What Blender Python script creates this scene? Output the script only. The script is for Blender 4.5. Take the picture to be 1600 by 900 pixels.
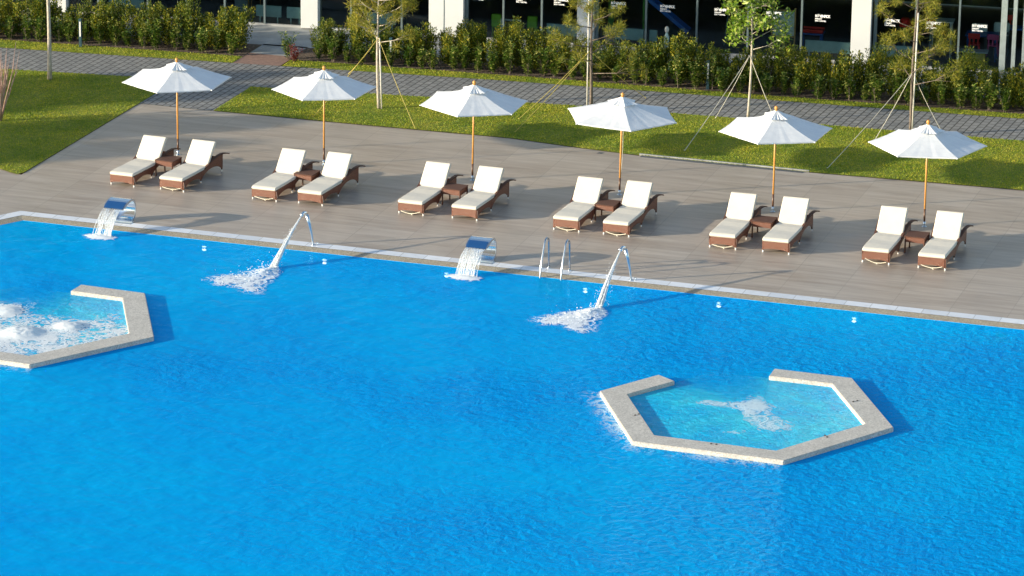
import bpy, bmesh, math, random
import numpy as np
from mathutils import Vector, Matrix
random.seed(7)
RNG = np.random.default_rng(11)
for o in list(bpy.data.objects): bpy.data.objects.remove(o)
S = bpy.context.scene
R = math.radians
COL = S.collection

# ------------------------------------------------------------------ camera
cd = bpy.data.cameras.new("Camera"); cam = bpy.data.objects.new("Camera", cd); COL.objects.link(cam)
cd.sensor_width = 36.0; cd.lens = 6088.94 / 1600 * 36; cd.clip_start = 1; cd.clip_end = 2000
cam.matrix_world = Matrix(((0.94991171, -0.10497638, 0.29435983, 38.832),
                           (0.31229212, 0.28301295, -0.90685021, -91.3601),
                           (0.01189021, 0.95335389, 0.30162061, 27.6238),
                           (0, 0, 0, 1)))
S.camera = cam
S.render.resolution_x = 1024; S.render.resolution_y = 576

# ------------------------------------------------------------------ light
SUN_EL, SUN_AZ = 11.6, 31.5            # azimuth in which the shadows run
w = bpy.data.worlds.new("World"); S.world = w; w.use_nodes = True
nt = w.node_tree; bg = nt.nodes["Background"]
sky = nt.nodes.new("ShaderNodeTexSky"); sky.sky_type = 'NISHITA'; sky.sun_disc = False
sky.sun_elevation = R(SUN_EL); sky.sun_rotation = R(90 - (SUN_AZ + 180)); sky.air_density = 1.0; sky.dust_density = 0.6
nt.links.new(sky.outputs[0], bg.inputs[0]); bg.inputs[1].default_value = 0.15
sl = bpy.data.lights.new("sun", 'SUN'); sl.energy = 5.0; sl.angle = R(0.6); sl.color = (1.0, 0.87, 0.66)
sun = bpy.data.objects.new("sun", sl); COL.objects.link(sun)
trav = Vector((math.cos(R(SUN_AZ)) * math.cos(R(SUN_EL)), math.sin(R(SUN_AZ)) * math.cos(R(SUN_EL)), -math.sin(R(SUN_EL))))
sun.rotation_euler = trav.to_track_quat('-Z', 'Y').to_euler()
S.view_settings.view_transform = 'Standard'; S.view_settings.look = 'None'
S.view_settings.gamma = 1.0; S.view_settings.exposure = 0.92
try: S.view_settings.use_curve_mapping = False
except Exception: pass

# ------------------------------------------------------------------ helpers
def tag(o, label=None, cat=None, group=None, kind=None):
    if label: o['label'] = label
    if cat: o['category'] = cat
    if group: o['group'] = group
    if kind: o['kind'] = kind
    return o
def empty(name, loc=(0, 0, 0), rz=0.0):
    o = bpy.data.objects.new(name, None); COL.objects.link(o)
    o.location = loc; o.rotation_euler = (0, 0, rz); o.empty_display_size = .2; return o
def children(o): return [c for c in bpy.data.objects if c.parent == o]
def copy_tree(o, parent=None, kids=None):
    c = o.copy(); COL.objects.link(c)
    if parent is not None: c.parent = parent
    for ch in (children(o) if kids is None else kids): copy_tree(ch, c)
    return c
def obj(name, bm, mat, parent=None, smooth=False):
    me = bpy.data.meshes.new(name); bm.normal_update(); bm.to_mesh(me); bm.free()
    return objm(name, me, mat, parent, smooth)
def objm(name, me, mat, parent=None, smooth=False):
    for m in (mat if isinstance(mat, (list, tuple)) else [mat]): me.materials.append(m)
    if smooth:
        me.polygons.foreach_set("use_smooth", [True] * len(me.polygons))
    o = bpy.data.objects.new(name, me); COL.objects.link(o)
    if parent is not None: o.parent = parent
    return o
def box(bm, c, s, rot=None, bevel=0.0, seg=1):
    M = Matrix.Translation(c) @ (rot.to_4x4() if rot is not None else Matrix.Identity(4)) @ Matrix.Diagonal((s[0], s[1], s[2], 1))
    r = bmesh.ops.create_cube(bm, size=1.0, matrix=M)
    if bevel > 0:
        es = list({e for v in r['verts'] for e in v.link_edges})
        bmesh.ops.bevel(bm, geom=es, offset=bevel, segments=seg, profile=0.6, affect='EDGES')
def tube(bm, pts, rad, n=10, cap=True):
    pts = [Vector(p) for p in pts]
    rads = rad if isinstance(rad, (list, tuple)) else [rad] * len(pts)
    rings = []; up = Vector((0, 0, 1))
    prev = None
    for i, p in enumerate(pts):
        t = (pts[min(i + 1, len(pts) - 1)] - pts[max(i - 1, 0)]).normalized()
        if prev is None:
            a = up if abs(t.z) < .95 else Vector((1, 0, 0)); x = t.cross(a).normalized()
        else:
            x = (prev - t * prev.dot(t)).normalized()
        prev = x; y = t.cross(x)
        rings.append([bm.verts.new(p + (x * math.cos(2 * math.pi * k / n) + y * math.sin(2 * math.pi * k / n)) * rads[i]) for k in range(n)])
    for a, b in zip(rings, rings[1:]):
        for k in range(n): bm.faces.new((a[k], a[(k + 1) % n], b[(k + 1) % n], b[k]))
    if cap:
        bm.faces.new(list(reversed(rings[0]))); bm.faces.new(rings[-1])
def extrude_poly(bm, pts, axis, a, b):
    """pts 2-D; axis 'x': (y,z) polygon extruded in x from a to b; 'z': (x,y) polygon."""
    def P(p, t): return Vector((t, p[0], p[1])) if axis == 'x' else (Vector((p[0], p[1], t)) if axis == 'z' else Vector((p[0], t, p[1])))
    A = [bm.verts.new(P(p, a)) for p in pts]; B = [bm.verts.new(P(p, b)) for p in pts]
    n = len(pts)
    for i in range(n): bm.faces.new((A[i], A[(i + 1) % n], B[(i + 1) % n], B[i]))
    f1 = bm.faces.new(list(reversed(A))); f2 = bm.faces.new(B)
    bmesh.ops.recalc_face_normals(bm, faces=bm.faces[:])
    return f1, f2
def sheet(name, polys, z, mat, **k):
    bm = bmesh.new()
    for poly in polys:
        f = bm.faces.new([bm.verts.new((x, y, z)) for x, y in poly])
        if f.calc_area() and f.normal.z < 0: f.normal_flip()
        f.normal_update()
        if f.normal.z < 0: f.normal_flip()
    bmesh.ops.triangulate(bm, faces=bm.faces[:])
    o = obj(name, bm, mat); return o
def mesh_arrays(name, V, F):
    """V (n,3), F (m,k) same-size faces"""
    me = bpy.data.meshes.new(name); m, k = F.shape
    me.vertices.add(len(V)); me.vertices.foreach_set("co", np.ascontiguousarray(V, dtype=np.float32).ravel())
    me.loops.add(m * k); me.loops.foreach_set("vertex_index", F.astype(np.int32).ravel())
    me.polygons.add(m); me.polygons.foreach_set("loop_start", (np.arange(m) * k).astype(np.int32))
    me.polygons.foreach_set("loop_total", np.full(m, k, dtype=np.int32))
    me.update(calc_edges=True); return me
def lerp_line(pts, x):
    return float(np.interp(x, [p[0] for p in pts], [p[1] for p in pts]))
# lattice value noise
_L = RNG.random((256, 256))
def vnoise(x, y):
    xi = np.floor(x).astype(int); yi = np.floor(y).astype(int); fx = x - xi; fy = y - yi
    fx = fx * fx * (3 - 2 * fx); fy = fy * fy * (3 - 2 * fy)
    g = lambda a, b: _L[a % 256, b % 256]
    return (g(xi, yi) * (1 - fx) + g(xi + 1, yi) * fx) * (1 - fy) + (g(xi, yi + 1) * (1 - fx) + g(xi + 1, yi + 1) * fx) * fy
def fbm(x, y, o=4):
    s = 0; a = .5
    for i in range(o): s = s + a * vnoise(x * 2 ** i + 17 * i, y * 2 ** i + 5 * i); a *= .5
    return s

# ------------------------------------------------------------------ materials
class NT:
    def __init__(s, name):
        s.m = bpy.data.materials.new(name); s.m.use_nodes = True; s.t = s.m.node_tree
        s.b = s.t.nodes["Principled BSDF"]; s.out = s.t.nodes["Material Output"]
    def n(s, typ, **k):
        nd = s.t.nodes.new(typ)
        for a, b in k.items(): setattr(nd, a, b)
        return nd
    def l(s, a, b): s.t.links.new(a, b)
    def coord(s, scale=(1, 1, 1), rot=(0, 0, 0), kind='Object'):
        tc = s.n("ShaderNodeTexCoord"); mp = s.n("ShaderNodeMapping")
        mp.inputs['Scale'].default_value = scale; mp.inputs['Rotation'].default_value = rot
        s.l(tc.outputs[kind], mp.inputs[0]); return mp.outputs[0]
    def noise(s, vec, scale=5, detail=4, rough=.55, dist=0):
        n = s.n("ShaderNodeTexNoise"); n.inputs['Scale'].default_value = scale; n.inputs['Detail'].default_value = detail
        n.inputs['Roughness'].default_value = rough; n.inputs['Distortion'].default_value = dist
        if vec is not None: s.l(vec, n.inputs['Vector'])
        return n.outputs['Fac']
    def ramp(s, fac, stops):
        r = s.n("ShaderNodeValToRGB"); e = r.color_ramp.elements
        while len(e) < len(stops): e.new(.5)
        for el, (p, c) in zip(e, stops):
            el.position = p; el.color = (*c, 1) if len(c) == 3 else c
        s.l(fac, r.inputs[0]); return r.outputs[0]
    def mix(s, fac, a, b, mode='MIX'):
        m = s.n("ShaderNodeMix", data_type='RGBA', blend_type=mode)
        for i, v in ((0, fac), (6, a), (7, b)):
            if isinstance(v, (int, float)): m.inputs[i].default_value = v
            elif isinstance(v, tuple): m.inputs[i].default_value = (*v, 1)
            else: s.l(v, m.inputs[i])
        return m.outputs[2]
    def math(s, op, a, b=None):
        m = s.n("ShaderNodeMath", operation=op)
        for i, v in ((0, a), (1, b)):
            if v is None: continue
            if isinstance(v, (int, float)): m.inputs[i].default_value = v
            else: s.l(v, m.inputs[i])
        return m.outputs[0]
    def bump(s, h, strength=.3, dist=.02, to=None):
        b = s.n("ShaderNodeBump"); b.inputs['Strength'].default_value = strength; b.inputs['Distance'].default_value = dist
        s.l(h, b.inputs['Height'])
        s.l(b.outputs[0], (to or s.b).inputs['Normal']); return b.outputs[0]
    def base(s, c):
        if isinstance(c, tuple): s.b.inputs['Base Color'].default_value = (*c, 1)
        else: s.l(c, s.b.inputs['Base Color'])
        return s
    def set(s, rough=None, metal=None, spec=None):
        if rough is not None: s.b.inputs['Roughness'].default_value = rough
        if metal is not None: s.b.inputs['Metallic'].default_value = metal
        if spec is not None: s.b.inputs['Specular IOR Level'].default_value = spec
        return s
def simple(name, c, rough=.6, metal=0, var=.12, scale=6, spec=.5, bump=0):
    t = NT(name); n = t.noise(t.coord(), scale, 5)
    t.base(t.ramp(n, [(.3, tuple(v * (1 - var) for v in c)), (.7, tuple(min(1, v * (1 + var)) for v in c))])).set(rough, metal, spec)
    if bump: t.bump(t.noise(t.coord(), scale * 8, 3), bump, .01)
    return t.m

def m_deck():
    t = NT("porcelain_deck_tiles"); v = t.coord()
    br = t.n("ShaderNodeTexBrick"); t.l(v, br.inputs['Vector'])
    br.offset = 0.0; br.offset_frequency = 2
    for k, a in (('Scale', 1.0), ('Mortar Size', .011), ('Mortar Smooth', .3), ('Brick Width', 1.37), ('Row Height', .685), ('Bias', 0.0)): br.inputs[k].default_value = a
    br.inputs['Color1'].default_value = (.0, .0, .0, 1); br.inputs['Color2'].default_value = (1, 1, 1, 1); br.inputs['Mortar'].default_value = (.5, .5, .5, 1)
    grain = t.noise(t.coord((.30, 3.4, 1)), 1.6, 6, .68, .5)
    fine = t.noise(t.coord((.9, 14, 1)), 1.0, 4, .7)
    cloud = t.noise(t.coord((.35, .5, 1)), 1.0, 3)
    c = t.ramp(grain, [(.33, (.235, .182, .14)), (.48, (.38, .318, .258)), (.66, (.53, .465, .39))])
    warm = t.mix(.30, c, t.ramp(br.outputs['Color'], [(0, (.24, .185, .15)), (1, (.46, .41, .36))]))
    c2 = t.mix(t.math('MULTIPLY', fine, .25), warm, (.22, .20, .175))
    c3 = t.mix(t.math('MULTIPLY', cloud, .5), c2, t.mix(.5, c2, (.34, .285, .25)))
    dirt = t.noise(t.coord(), 1.1, 6, .65)
    c4 = t.mix(t.ramp(dirt, [(.55, (0, 0, 0)), (.8, (.35, .35, .35))]), c3, (.19, .175, .15))
    t.base(t.mix(t.math('MULTIPLY', br.outputs['Fac'], .32), c4, (.12, .11, .095)))
    t.set(.38, 0, .5); t.l(t.ramp(grain, [(.3, (.3, .3, .3)), (.8, (.52, .52, .52))]), t.b.inputs['Roughness'])
    t.bump(t.math('SUBTRACT', grain, t.math('MULTIPLY', br.outputs['Fac'], .8)), .06, .01)
    return t.m
def m_paver():
    t = NT("grey_concrete_pavers"); v = t.coord(rot=(0, 0, R(-88)))
    br = t.n("ShaderNodeTexBrick"); t.l(v, br.inputs['Vector']); br.offset = .5
    for k, a in (('Scale', 1.0), ('Mortar Size', .018), ('Mortar Smooth', .3), ('Brick Width', .30), ('Row Height', .205), ('Bias', 0.0)): br.inputs[k].default_value = a
    br.inputs['Color1'].default_value = (.17, .175, .18, 1); br.inputs['Color2'].default_value = (.30, .30, .295, 1); br.inputs['Mortar'].default_value = (.045, .045, .045, 1)
    n = t.noise(t.coord(), 9, 5); n2 = t.noise(t.coord(), .8, 3)
    c = t.mix(.45, br.outputs['Color'], t.ramp(n, [(.3, (.12, .125, .13)), (.7, (.33, .33, .32))]))
    c = t.mix(t.math('MULTIPLY', n2, .3), c, (.16, .16, .15))
    t.base(t.mix(br.outputs['Fac'], c, (.04, .04, .038))).set(.75)
    t.bump(t.math('SUBTRACT', n, t.math('MULTIPLY', br.outputs['Fac'], 2.2)), .5, .012)
    return t.m
def m_gravelstone(name, c, sp=120, lo=.45, hi=1.35):
    t = NT(name); n = t.n("ShaderNodeTexVoronoi"); n.inputs['Scale'].default_value = sp; t.l(t.coord(), n.inputs['Vector'])
    big = t.noise(t.coord(), 2.5, 5)
    hsv = t.n("ShaderNodeSeparateColor"); t.l(n.outputs['Color'], hsv.inputs[0])
    c1 = t.ramp(hsv.outputs[0], [(0, tuple(v * lo for v in c)), (.35, tuple(v * .88 for v in c)), (.7, c), (1, tuple(min(.8, v * hi) for v in c))])
    t.base(t.mix(t.ramp(big, [(.45, (0, 0, 0)), (.75, (.45, .45, .45))]), c1, tuple(v * .62 for v in c))).set(.8)
    t.bump(n.outputs['Distance'], .35, .006); return t.m
def m_marble():
    t = NT("white_gutter_tiles"); br = t.n("ShaderNodeTexBrick"); t.l(t.coord(), br.inputs['Vector']); br.offset = 0
    for k, a in (('Scale', 1.0), ('Mortar Size', .008), ('Brick Width', .61), ('Row Height', 4.0)): br.inputs[k].default_value = a
    br.inputs['Color1'].default_value = (.58, .62, .68, 1); br.inputs['Color2'].default_value = (.74, .77, .82, 1); br.inputs['Mortar'].default_value = (.36, .37, .38, 1)
    n = t.noise(t.coord(), 3, 5, .7); t.base(t.mix(t.ramp(n, [(.5, (0, 0, 0)), (.8, (.5, .5, .5))]), br.outputs['Color'], (.42, .43, .43))).set(.4); return t.m
def m_leaf(name, cols, rough=.5, trans=.25):
    t = NT(name); g = t.n("ShaderNodeNewGeometry"); oi = t.n("ShaderNodeObjectInfo")
    n = t.noise(t.coord(), 3, 3)
    f = t.math('ADD', t.math('MULTIPLY', g.outputs['Random Per Island'], .75), t.math('MULTIPLY', n, .5))
    f = t.math('ADD', t.math('SUBTRACT', f, .15), t.math('MULTIPLY', oi.outputs['Random'], .12))
    c = t.ramp(f, [(i / (len(cols) - 1), cc) for i, cc in enumerate(cols)])
    t.base(c).set(rough)
    tr = t.n("ShaderNodeBsdfTranslucent"); t.l(c, tr.inputs[0]); mx = t.n("ShaderNodeMixShader"); mx.inputs[0].default_value = trans
    t.l(t.b.outputs[0], mx.inputs[1]); t.l(tr.outputs[0], mx.inputs[2]); t.l(mx.outputs[0], t.out.inputs[0])
    return t.m
def m_grass():
    t = NT("lawn_blades"); g = t.n("ShaderNodeNewGeometry")
    n = t.noise(t.coord(), .7, 5, .6); n2 = t.noise(t.coord(), 4, 3)
    f = t.math('ADD', t.math('MULTIPLY', n, .9), t.math('ADD', t.math('MULTIPLY', n2, .4), t.math('SUBTRACT', t.math('MULTIPLY', g.outputs['Random Per Island'], .5), .42)))
    c = t.ramp(f, [(.15, (.07, .17, .006)), (.40, (.19, .29, .010)), (.60, (.38, .40, .015)), (.88, (.62, .50, .06))])
    t.base(c).set(.6)
    tr = t.n("ShaderNodeBsdfTranslucent"); t.l(c, tr.inputs[0]); mx = t.n("ShaderNodeMixShader"); mx.inputs[0].default_value = .3
    t.l(t.b.outputs[0], mx.inputs[1]); t.l(tr.outputs[0], mx.inputs[2]); t.l(mx.outputs[0], t.out.inputs[0])
    return t.m
def m_turf():
    t = NT("turf_soil"); n = t.noise(t.coord(), 9, 6, .7); n1 = t.noise(t.coord(), .7, 5, .6)
    c = t.ramp(n, [(.3, (.09, .12, .006)), (.55, (.22, .25, .012)), (.75, (.40, .36, .03))])
    t.base(t.mix(t.math('MULTIPLY', n1, .4), c, (.16, .15, .03))).set(.9); t.bump(n, .8, .03); return t.m
def m_soil():
    t = NT("mulch_soil"); n = t.noise(t.coord(), 14, 8, .75)
    t.base(t.ramp(n, [(.3, (.03, .022, .016)), (.5, (.09, .065, .05)), (.68, (.22, .17, .13)), (.8, (.34, .29, .24))])).set(.95); t.bump(n, 1, .04); return t.m
def m_wicker():
    t = NT("brown_wicker"); v = t.coord()
    wv = t.n("ShaderNodeTexWave"); wv.wave_type = 'BANDS'; wv.bands_direction = 'Z'; wv.inputs['Scale'].default_value = 26; t.l(v, wv.inputs[0])
    w2 = t.n("ShaderNodeTexWave"); w2.bands_direction = 'X'; w2.inputs['Scale'].default_value = 30; t.l(v, w2.inputs[0])
    h = t.math('MULTIPLY', wv.outputs['Fac'], w2.outputs['Fac']); n = t.noise(v, 5, 4)
    c = t.ramp(h, [(0, (.10, .028, .012)), (.5, (.21, .062, .027)), (1, (.30, .092, .04))])
    t.base(t.mix(t.math('MULTIPLY', n, .35), c, (.17, .06, .035))).set(.42); t.bump(h, .6, .006); return t.m
def m_fabric(name, c, rough=.9):
    t = NT(name); n = t.noise(t.coord(), 5, 4); n2 = t.noise(t.coord(), 1.7, 3)
    t.base(t.mix(t.ramp(n, [(.45, (0, 0, 0)), (.8, (.4, .4, .4))]), c, tuple(v * .86 for v in c))).set(rough, 0, .2)
    t.bump(t.math('ADD', n2, t.math('MULTIPLY', n, .3)), .25, .03); return t.m
def m_canvas():
    t = NT("white_canvas"); n = t.noise(t.coord((1, 1, 1)), 4, 5)
    c = (.72, .74, .78)
    t.base(t.ramp(n, [(.3, (.72, .75, .79)), (.7, (.79, .82, .85))])).set(.85, 0, .2); t.bump(n, .25, .03)
    tr = t.n("ShaderNodeBsdfTranslucent"); tr.inputs[0].default_value = (.75, .75, .74, 1); mx = t.n("ShaderNodeMixShader"); mx.inputs[0].default_value = .16
    t.l(t.b.outputs[0], mx.inputs[1]); t.l(tr.outputs[0], mx.inputs[2]); t.l(mx.outputs[0], t.out.inputs[0]); return t.m
def m_water():
    t = NT("pool_water"); t.t.nodes.remove(t.b)
    v1 = t.coord((1.0, 1.3, 1), (0, 0, R(18))); v2 = t.coord((1, 1.15, 1), (0, 0, R(-10)))
    a = t.noise(v1, 1.5, 2, .5, .2); b = t.noise(v2, 4.6, 4, .62, .35); c = t.noise(t.coord(), .16, 3, .5)
    sx = t.n("ShaderNodeSeparateXYZ"); t.l(t.coord(), sx.inputs[0]); mr = t.n("ShaderNodeMapRange")
    for i_, v_ in ((1, 9.0), (2, 25.0), (3, -.10), (4, .30)): mr.inputs[i_].default_value = v_
    t.l(sx.outputs[0], mr.inputs[0])
    amp = t.ramp(t.math('ADD', c, mr.outputs[0]), [(.40, (.10, .10, .10)), (.80, (1.1, 1.1, 1.1))])
    h = t.math('ADD', t.math('MULTIPLY', a, .20), t.math('MULTIPLY', t.math('MULTIPLY', b, .42), amp))
    def bm_(st):
        q = t.n("ShaderNodeBump"); q.inputs['Strength'].default_value = st; q.inputs['Distance'].default_value = .22; t.l(h, q.inputs['Height']); return q.outputs[0]
    bu = bm_(.75); bd = bm_(.75)
    d = t.n("ShaderNodeBsdfDiffuse"); t.l(bd, d.inputs['Normal'])
    t.l(t.ramp(c, [(.38, (.0, .455, .89)), (.64, (.0, .355, .85))]), d.inputs[0])
    tr = t.n("ShaderNodeBsdfTransparent"); tr.inputs[0].default_value = (.35, .95, 1.0, 1)
    rf = t.n("ShaderNodeBsdfRefraction"); rf.inputs[0].default_value = (.3, .95, 1, 1); rf.inputs['IOR'].default_value = 1.05; rf.inputs['Roughness'].default_value = .02; t.l(bu, rf.inputs['Normal'])
    m0 = t.n("ShaderNodeMixShader"); m0.inputs[0].default_value = .45; t.l(tr.outputs[0], m0.inputs[1]); t.l(rf.outputs[0], m0.inputs[2])
    m1 = t.n("ShaderNodeMixShader"); m1.inputs[0].default_value = .66; t.l(m0.outputs[0], m1.inputs[1]); t.l(d.outputs[0], m1.inputs[2])
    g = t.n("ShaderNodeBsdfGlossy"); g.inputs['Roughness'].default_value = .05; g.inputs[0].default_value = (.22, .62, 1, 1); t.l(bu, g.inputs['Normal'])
    fr = t.n("ShaderNodeFresnel"); fr.inputs[0].default_value = 1.2; t.l(bu, fr.inputs['Normal'])
    m2 = t.n("ShaderNodeMixShader"); t.l(t.math('MULTIPLY', fr.outputs[0], .5), m2.inputs[0]); t.l(m1.outputs[0], m2.inputs[1]); t.l(g.outputs[0], m2.inputs[2])
    t.l(m2.outputs[0], t.out.inputs[0]); return t.m
def m_spawater():
    t = NT("aerated_spa_water"); at = t.n("ShaderNodeAttribute"); at.attribute_name = "dens"
    n = t.noise(t.coord((1, 1.4, 1)), 4, 5, .7, 1.0); n2 = t.noise(t.coord(), .8, 3)
    t.base(t.ramp(n2, [(.38, (.0, .56, 1.0)), (.62, (.03, .72, 1.0))])).set(.12, 0, .12)
    t.bump(n, .8, .16); t.l(t.math('MULTIPLY', at.outputs['Fac'], .80), t.b.inputs['Alpha']); return t.m
def m_mosaic(name, ca, cb):
    t = NT(name); v = t.coord()
    br = t.n("ShaderNodeTexBrick"); t.l(v, br.inputs['Vector']); br.offset = 0
    for k, a in (('Scale', 1.0), ('Mortar Size', .003), ('Brick Width', .25), ('Row Height', .125)): br.inputs[k].default_value = a
    br.inputs['Color1'].default_value = (*ca, 1); br.inputs['Color2'].default_value = (*cb, 1); br.inputs['Mortar'].default_value = (*cb, 1)
    n = t.noise(t.coord(), .35, 4)
    t.base(t.mix(t.math('MULTIPLY', n, .5), br.outputs['Color'], ca)).set(.5); return t.m
def m_foam(name="foam", col=(.93, .96, .97), scale=3.2, thr=.5, soft=.16, top=1.0, rw=.42):
    t = NT(name); at = t.n("ShaderNodeAttribute"); at.attribute_name = "dens"
    v = t.coord((1, 1, 1))
    n = t.noise(v, scale, 5, .62, 1.2)
    rid = t.math('ABSOLUTE', t.math('SUBTRACT', n, .5)); rid = t.math('SUBTRACT', 1.0, t.math('MULTIPLY', rid, 9.0))
    rid = t.math('MAXIMUM', rid, 0.0)
    n2 = t.noise(v, scale * 3.5, 5, .7, .8)
    f = t.math('ADD', t.math('MULTIPLY', rid, rw), t.math('ADD', t.math('MULTIPLY', n2, .6), t.math('SUBTRACT', t.math('MULTIPLY', at.outputs['Fac'], 1.15), .80)))
    a = t.ramp(f, [(max(0, thr - soft), (0, 0, 0)), (min(1, thr + soft), (top, top, top))])
    t.base(t.mix(n2, tuple(c * .90 for c in col), col)).set(.5, 0, .4); t.bump(t.math('ADD', n, t.math('MULTIPLY', n2, .8)), .22, .05)
    tl = t.n('ShaderNodeBsdfTranslucent'); tl.inputs[0].default_value = (*col, 1)
    tp = t.n('ShaderNodeBsdfTransparent'); ms = t.n('ShaderNodeMixShader'); ms.inputs[0].default_value = .2; m3 = t.n('ShaderNodeMixShader')
    t.l(t.b.outputs[0], ms.inputs[1]); t.l(tl.outputs[0], ms.inputs[2]); t.l(a, m3.inputs[0]); t.l(tp.outputs[0], m3.inputs[1]); t.l(ms.outputs[0], m3.inputs[2]); t.l(m3.outputs[0], t.out.inputs[0])
    return t.m
def m_jet():
    t = NT("aerated_water"); n = t.noise(t.coord((1, 1, .35)), 30, 4, .7)
    t.base((.90, .94, .96)).set(.45, 0, .5)
    t.l(t.ramp(n, [(.35, (.30, .30, .30)), (.62, (.97, .97, .97))]), t.b.inputs['Alpha']); return t.m
def m_glass():
    t = NT("window_glass"); t.t.nodes.remove(t.b)
    tr = t.n("ShaderNodeBsdfTransparent"); tr.inputs[0].default_value = (.86, .93, .93, 1)
    g = t.n("ShaderNodeBsdfGlossy"); g.inputs['Roughness'].default_value = .01; g.inputs[0].default_value = (.8, .9, .95, 1)
    fr = t.n("ShaderNodeFresnel"); fr.inputs[0].default_value = 1.45
    m = t.n("ShaderNodeMixShader"); t.l(fr.outputs[0], m.inputs[0]); t.l(tr.outputs[0], m.inputs[1]); t.l(g.outputs[0], m.inputs[2]); t.l(m.outputs[0], t.out.inputs[0]); return t.m
def m_bark(name, a, b, sc=(1, 1, .25)):
    t = NT(name); n = t.noise(t.coord(sc), 30, 5, .6, .5)
    t.base(t.ramp(n, [(.35, a), (.65, b)])).set(.85); t.bump(n, .5, .01); return t.m
def m_wood(name, a, b):
    t = NT(name); n = t.noise(t.coord((1, 1, .08)), 40, 4, .6, .5); t.base(t.ramp(n, [(.3, a), (.7, b)])).set(.38); return t.m

M = dict(
    deck=m_deck(), paver=m_paver(), turf=m_turf(), blades=m_grass(), soil=m_soil(), wicker=m_wicker(),
    marble=m_marble(),
    pebble=m_gravelstone("washed_pebble_edge", (.34, .30, .225), 45, .6, 1.3), ring=m_gravelstone("washed_concrete_ring", (.54, .51, .46), 40, .68, 1.15),
    cushion=m_fabric("cream_cushion", (.64, .605, .53)), canvas=m_canvas(), strap=simple("ribbon", (.70, .66, .55), .8),
    teak=m_wood("teak_pole", (.50, .21, .045), (.70, .36, .09)), darkwood=m_wood("dark_teak", (.08, .035, .015), (.14, .06, .03)),
    white=simple("white_plastic", (.75, .76, .76), .4, var=.05), steel=simple("polished_steel", (.75, .77, .80), .16, 1, .04),
    rail=simple("ladder_steel", (.46, .50, .55), .22, 1, .05), steelb=simple("brushed_steel", (.55, .62, .70), .3, 1, .05), teal=simple("dark_teal_paint", (.02, .06, .08), .45),
    water=m_water(), spawater=m_spawater(), wallblue=m_mosaic("light_blue_mosaic", (.03, .55, .88), (.05, .62, .92)), floor=m_mosaic("blue_mosaic", (.01, .44, .86), (.012, .52, .93)), cyan=m_mosaic("pale_cyan_mosaic", (.06, .76, .98), (.10, .82, 1.0)),
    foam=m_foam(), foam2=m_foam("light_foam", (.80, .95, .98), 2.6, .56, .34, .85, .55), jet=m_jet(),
    glass=m_glass(), frame=simple("grey_green_aluminium", (.16, .21, .22), .4, .3), lframe=simple("pale_aluminium", (.42, .50, .50), .35, .4),
    stucco=simple("white_render", (.60, .62, .62), .8, var=.03, scale=2, bump=.1), dark=simple("dark_interior_wall", (.018, .017, .018), .8),
    rug=simple("interior_floor", (.045, .05, .055), .5, var=.3), concrete=simple("pale_concrete", (.33, .34, .34), .85, var=.25, scale=1.6, bump=.2),
    redbrick=simple("red_brown_slab", (.24, .15, .12), .85, var=.2, scale=8), slot=simple("drain_grate", (.07, .09, .12), .4, .5),
    conifer=m_leaf("conifer_foliage", [(.012, .035, .005), (.05, .092, .006), (.15, .195, .010), (.48, .38, .02)], .6, .3),
    broad=m_leaf("glossy_leaf", [(.010, .03, .006), (.035, .09, .010), (.13, .21, .02), (.60, .54, .18)], .30, .2),
    redleaf=m_leaf("red_leaf", [(.05, .01, .012), (.20, .02, .03), (.22, .05, .04), (.12, .08, .03)], .4, .2),
    pine=m_leaf("pine_needles", [(.03, .06, .008), (.13, .16, .012), (.30, .29, .02), (.50, .38, .05)], .6, .35),
    magnolia=m_leaf("magnolia_leaf", [(.02, .06, .008), (.09, .18, .012), (.24, .36, .03), (.55, .55, .18)], .25, .25),
    bark=m_bark("pale_bark", (.30, .26, .21), (.55, .50, .43)), bark2=m_bark("dark_bark", (.07, .055, .045), (.20, .16, .13)),
    twig=m_bark("reddish_twig", (.26, .13, .10), (.50, .38, .32)), stake=simple("whitewashed_stake", (.62, .60, .56), .7),
    rope=simple("yellow_rope", (.45, .36, .08), .7), ropew=simple("white_rope", (.55, .52, .44), .7),
    red=simple("red_plastic", (.60, .02, .015), .35), pink=simple("pink_plastic", (.40, .05, .16), .4), blue=simple("blue_plastic", (.01, .10, .38), .35),
    yellow=simple("yellow_plastic", (.62, .42, .02), .45), orange=simple("orange_plastic", (.80, .28, .01), .4), lime=simple("lime_plastic", (.20, .42, .01), .4),
    green=simple("green_plastic", (.06, .22, .03), .4), beige=simple("beige_shell", (.42, .42, .36), .5), rad=simple("radiator_enamel", (.42, .55, .50), .5),
    board=simple("whiteboard_face", (.52, .58, .56), .35), pinewood=m_wood("pine_frame", (.42, .22, .07), (.58, .34, .12)), stain=simple("dark_stain", (.04, .035, .03), .9),
)
em = NT("underwater_lamp_glass"); em.base((.9, .95, 1)).set(.3); em.b.inputs['Emission Color'].default_value = (1, .40, .38, 1); em.b.inputs['Emission Strength'].default_value = 8; M['lamp'] = em.m
wl = NT("window_lettering"); wl.base((.85, .86, .86)).set(.6); M['letter'] = wl.m

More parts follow.
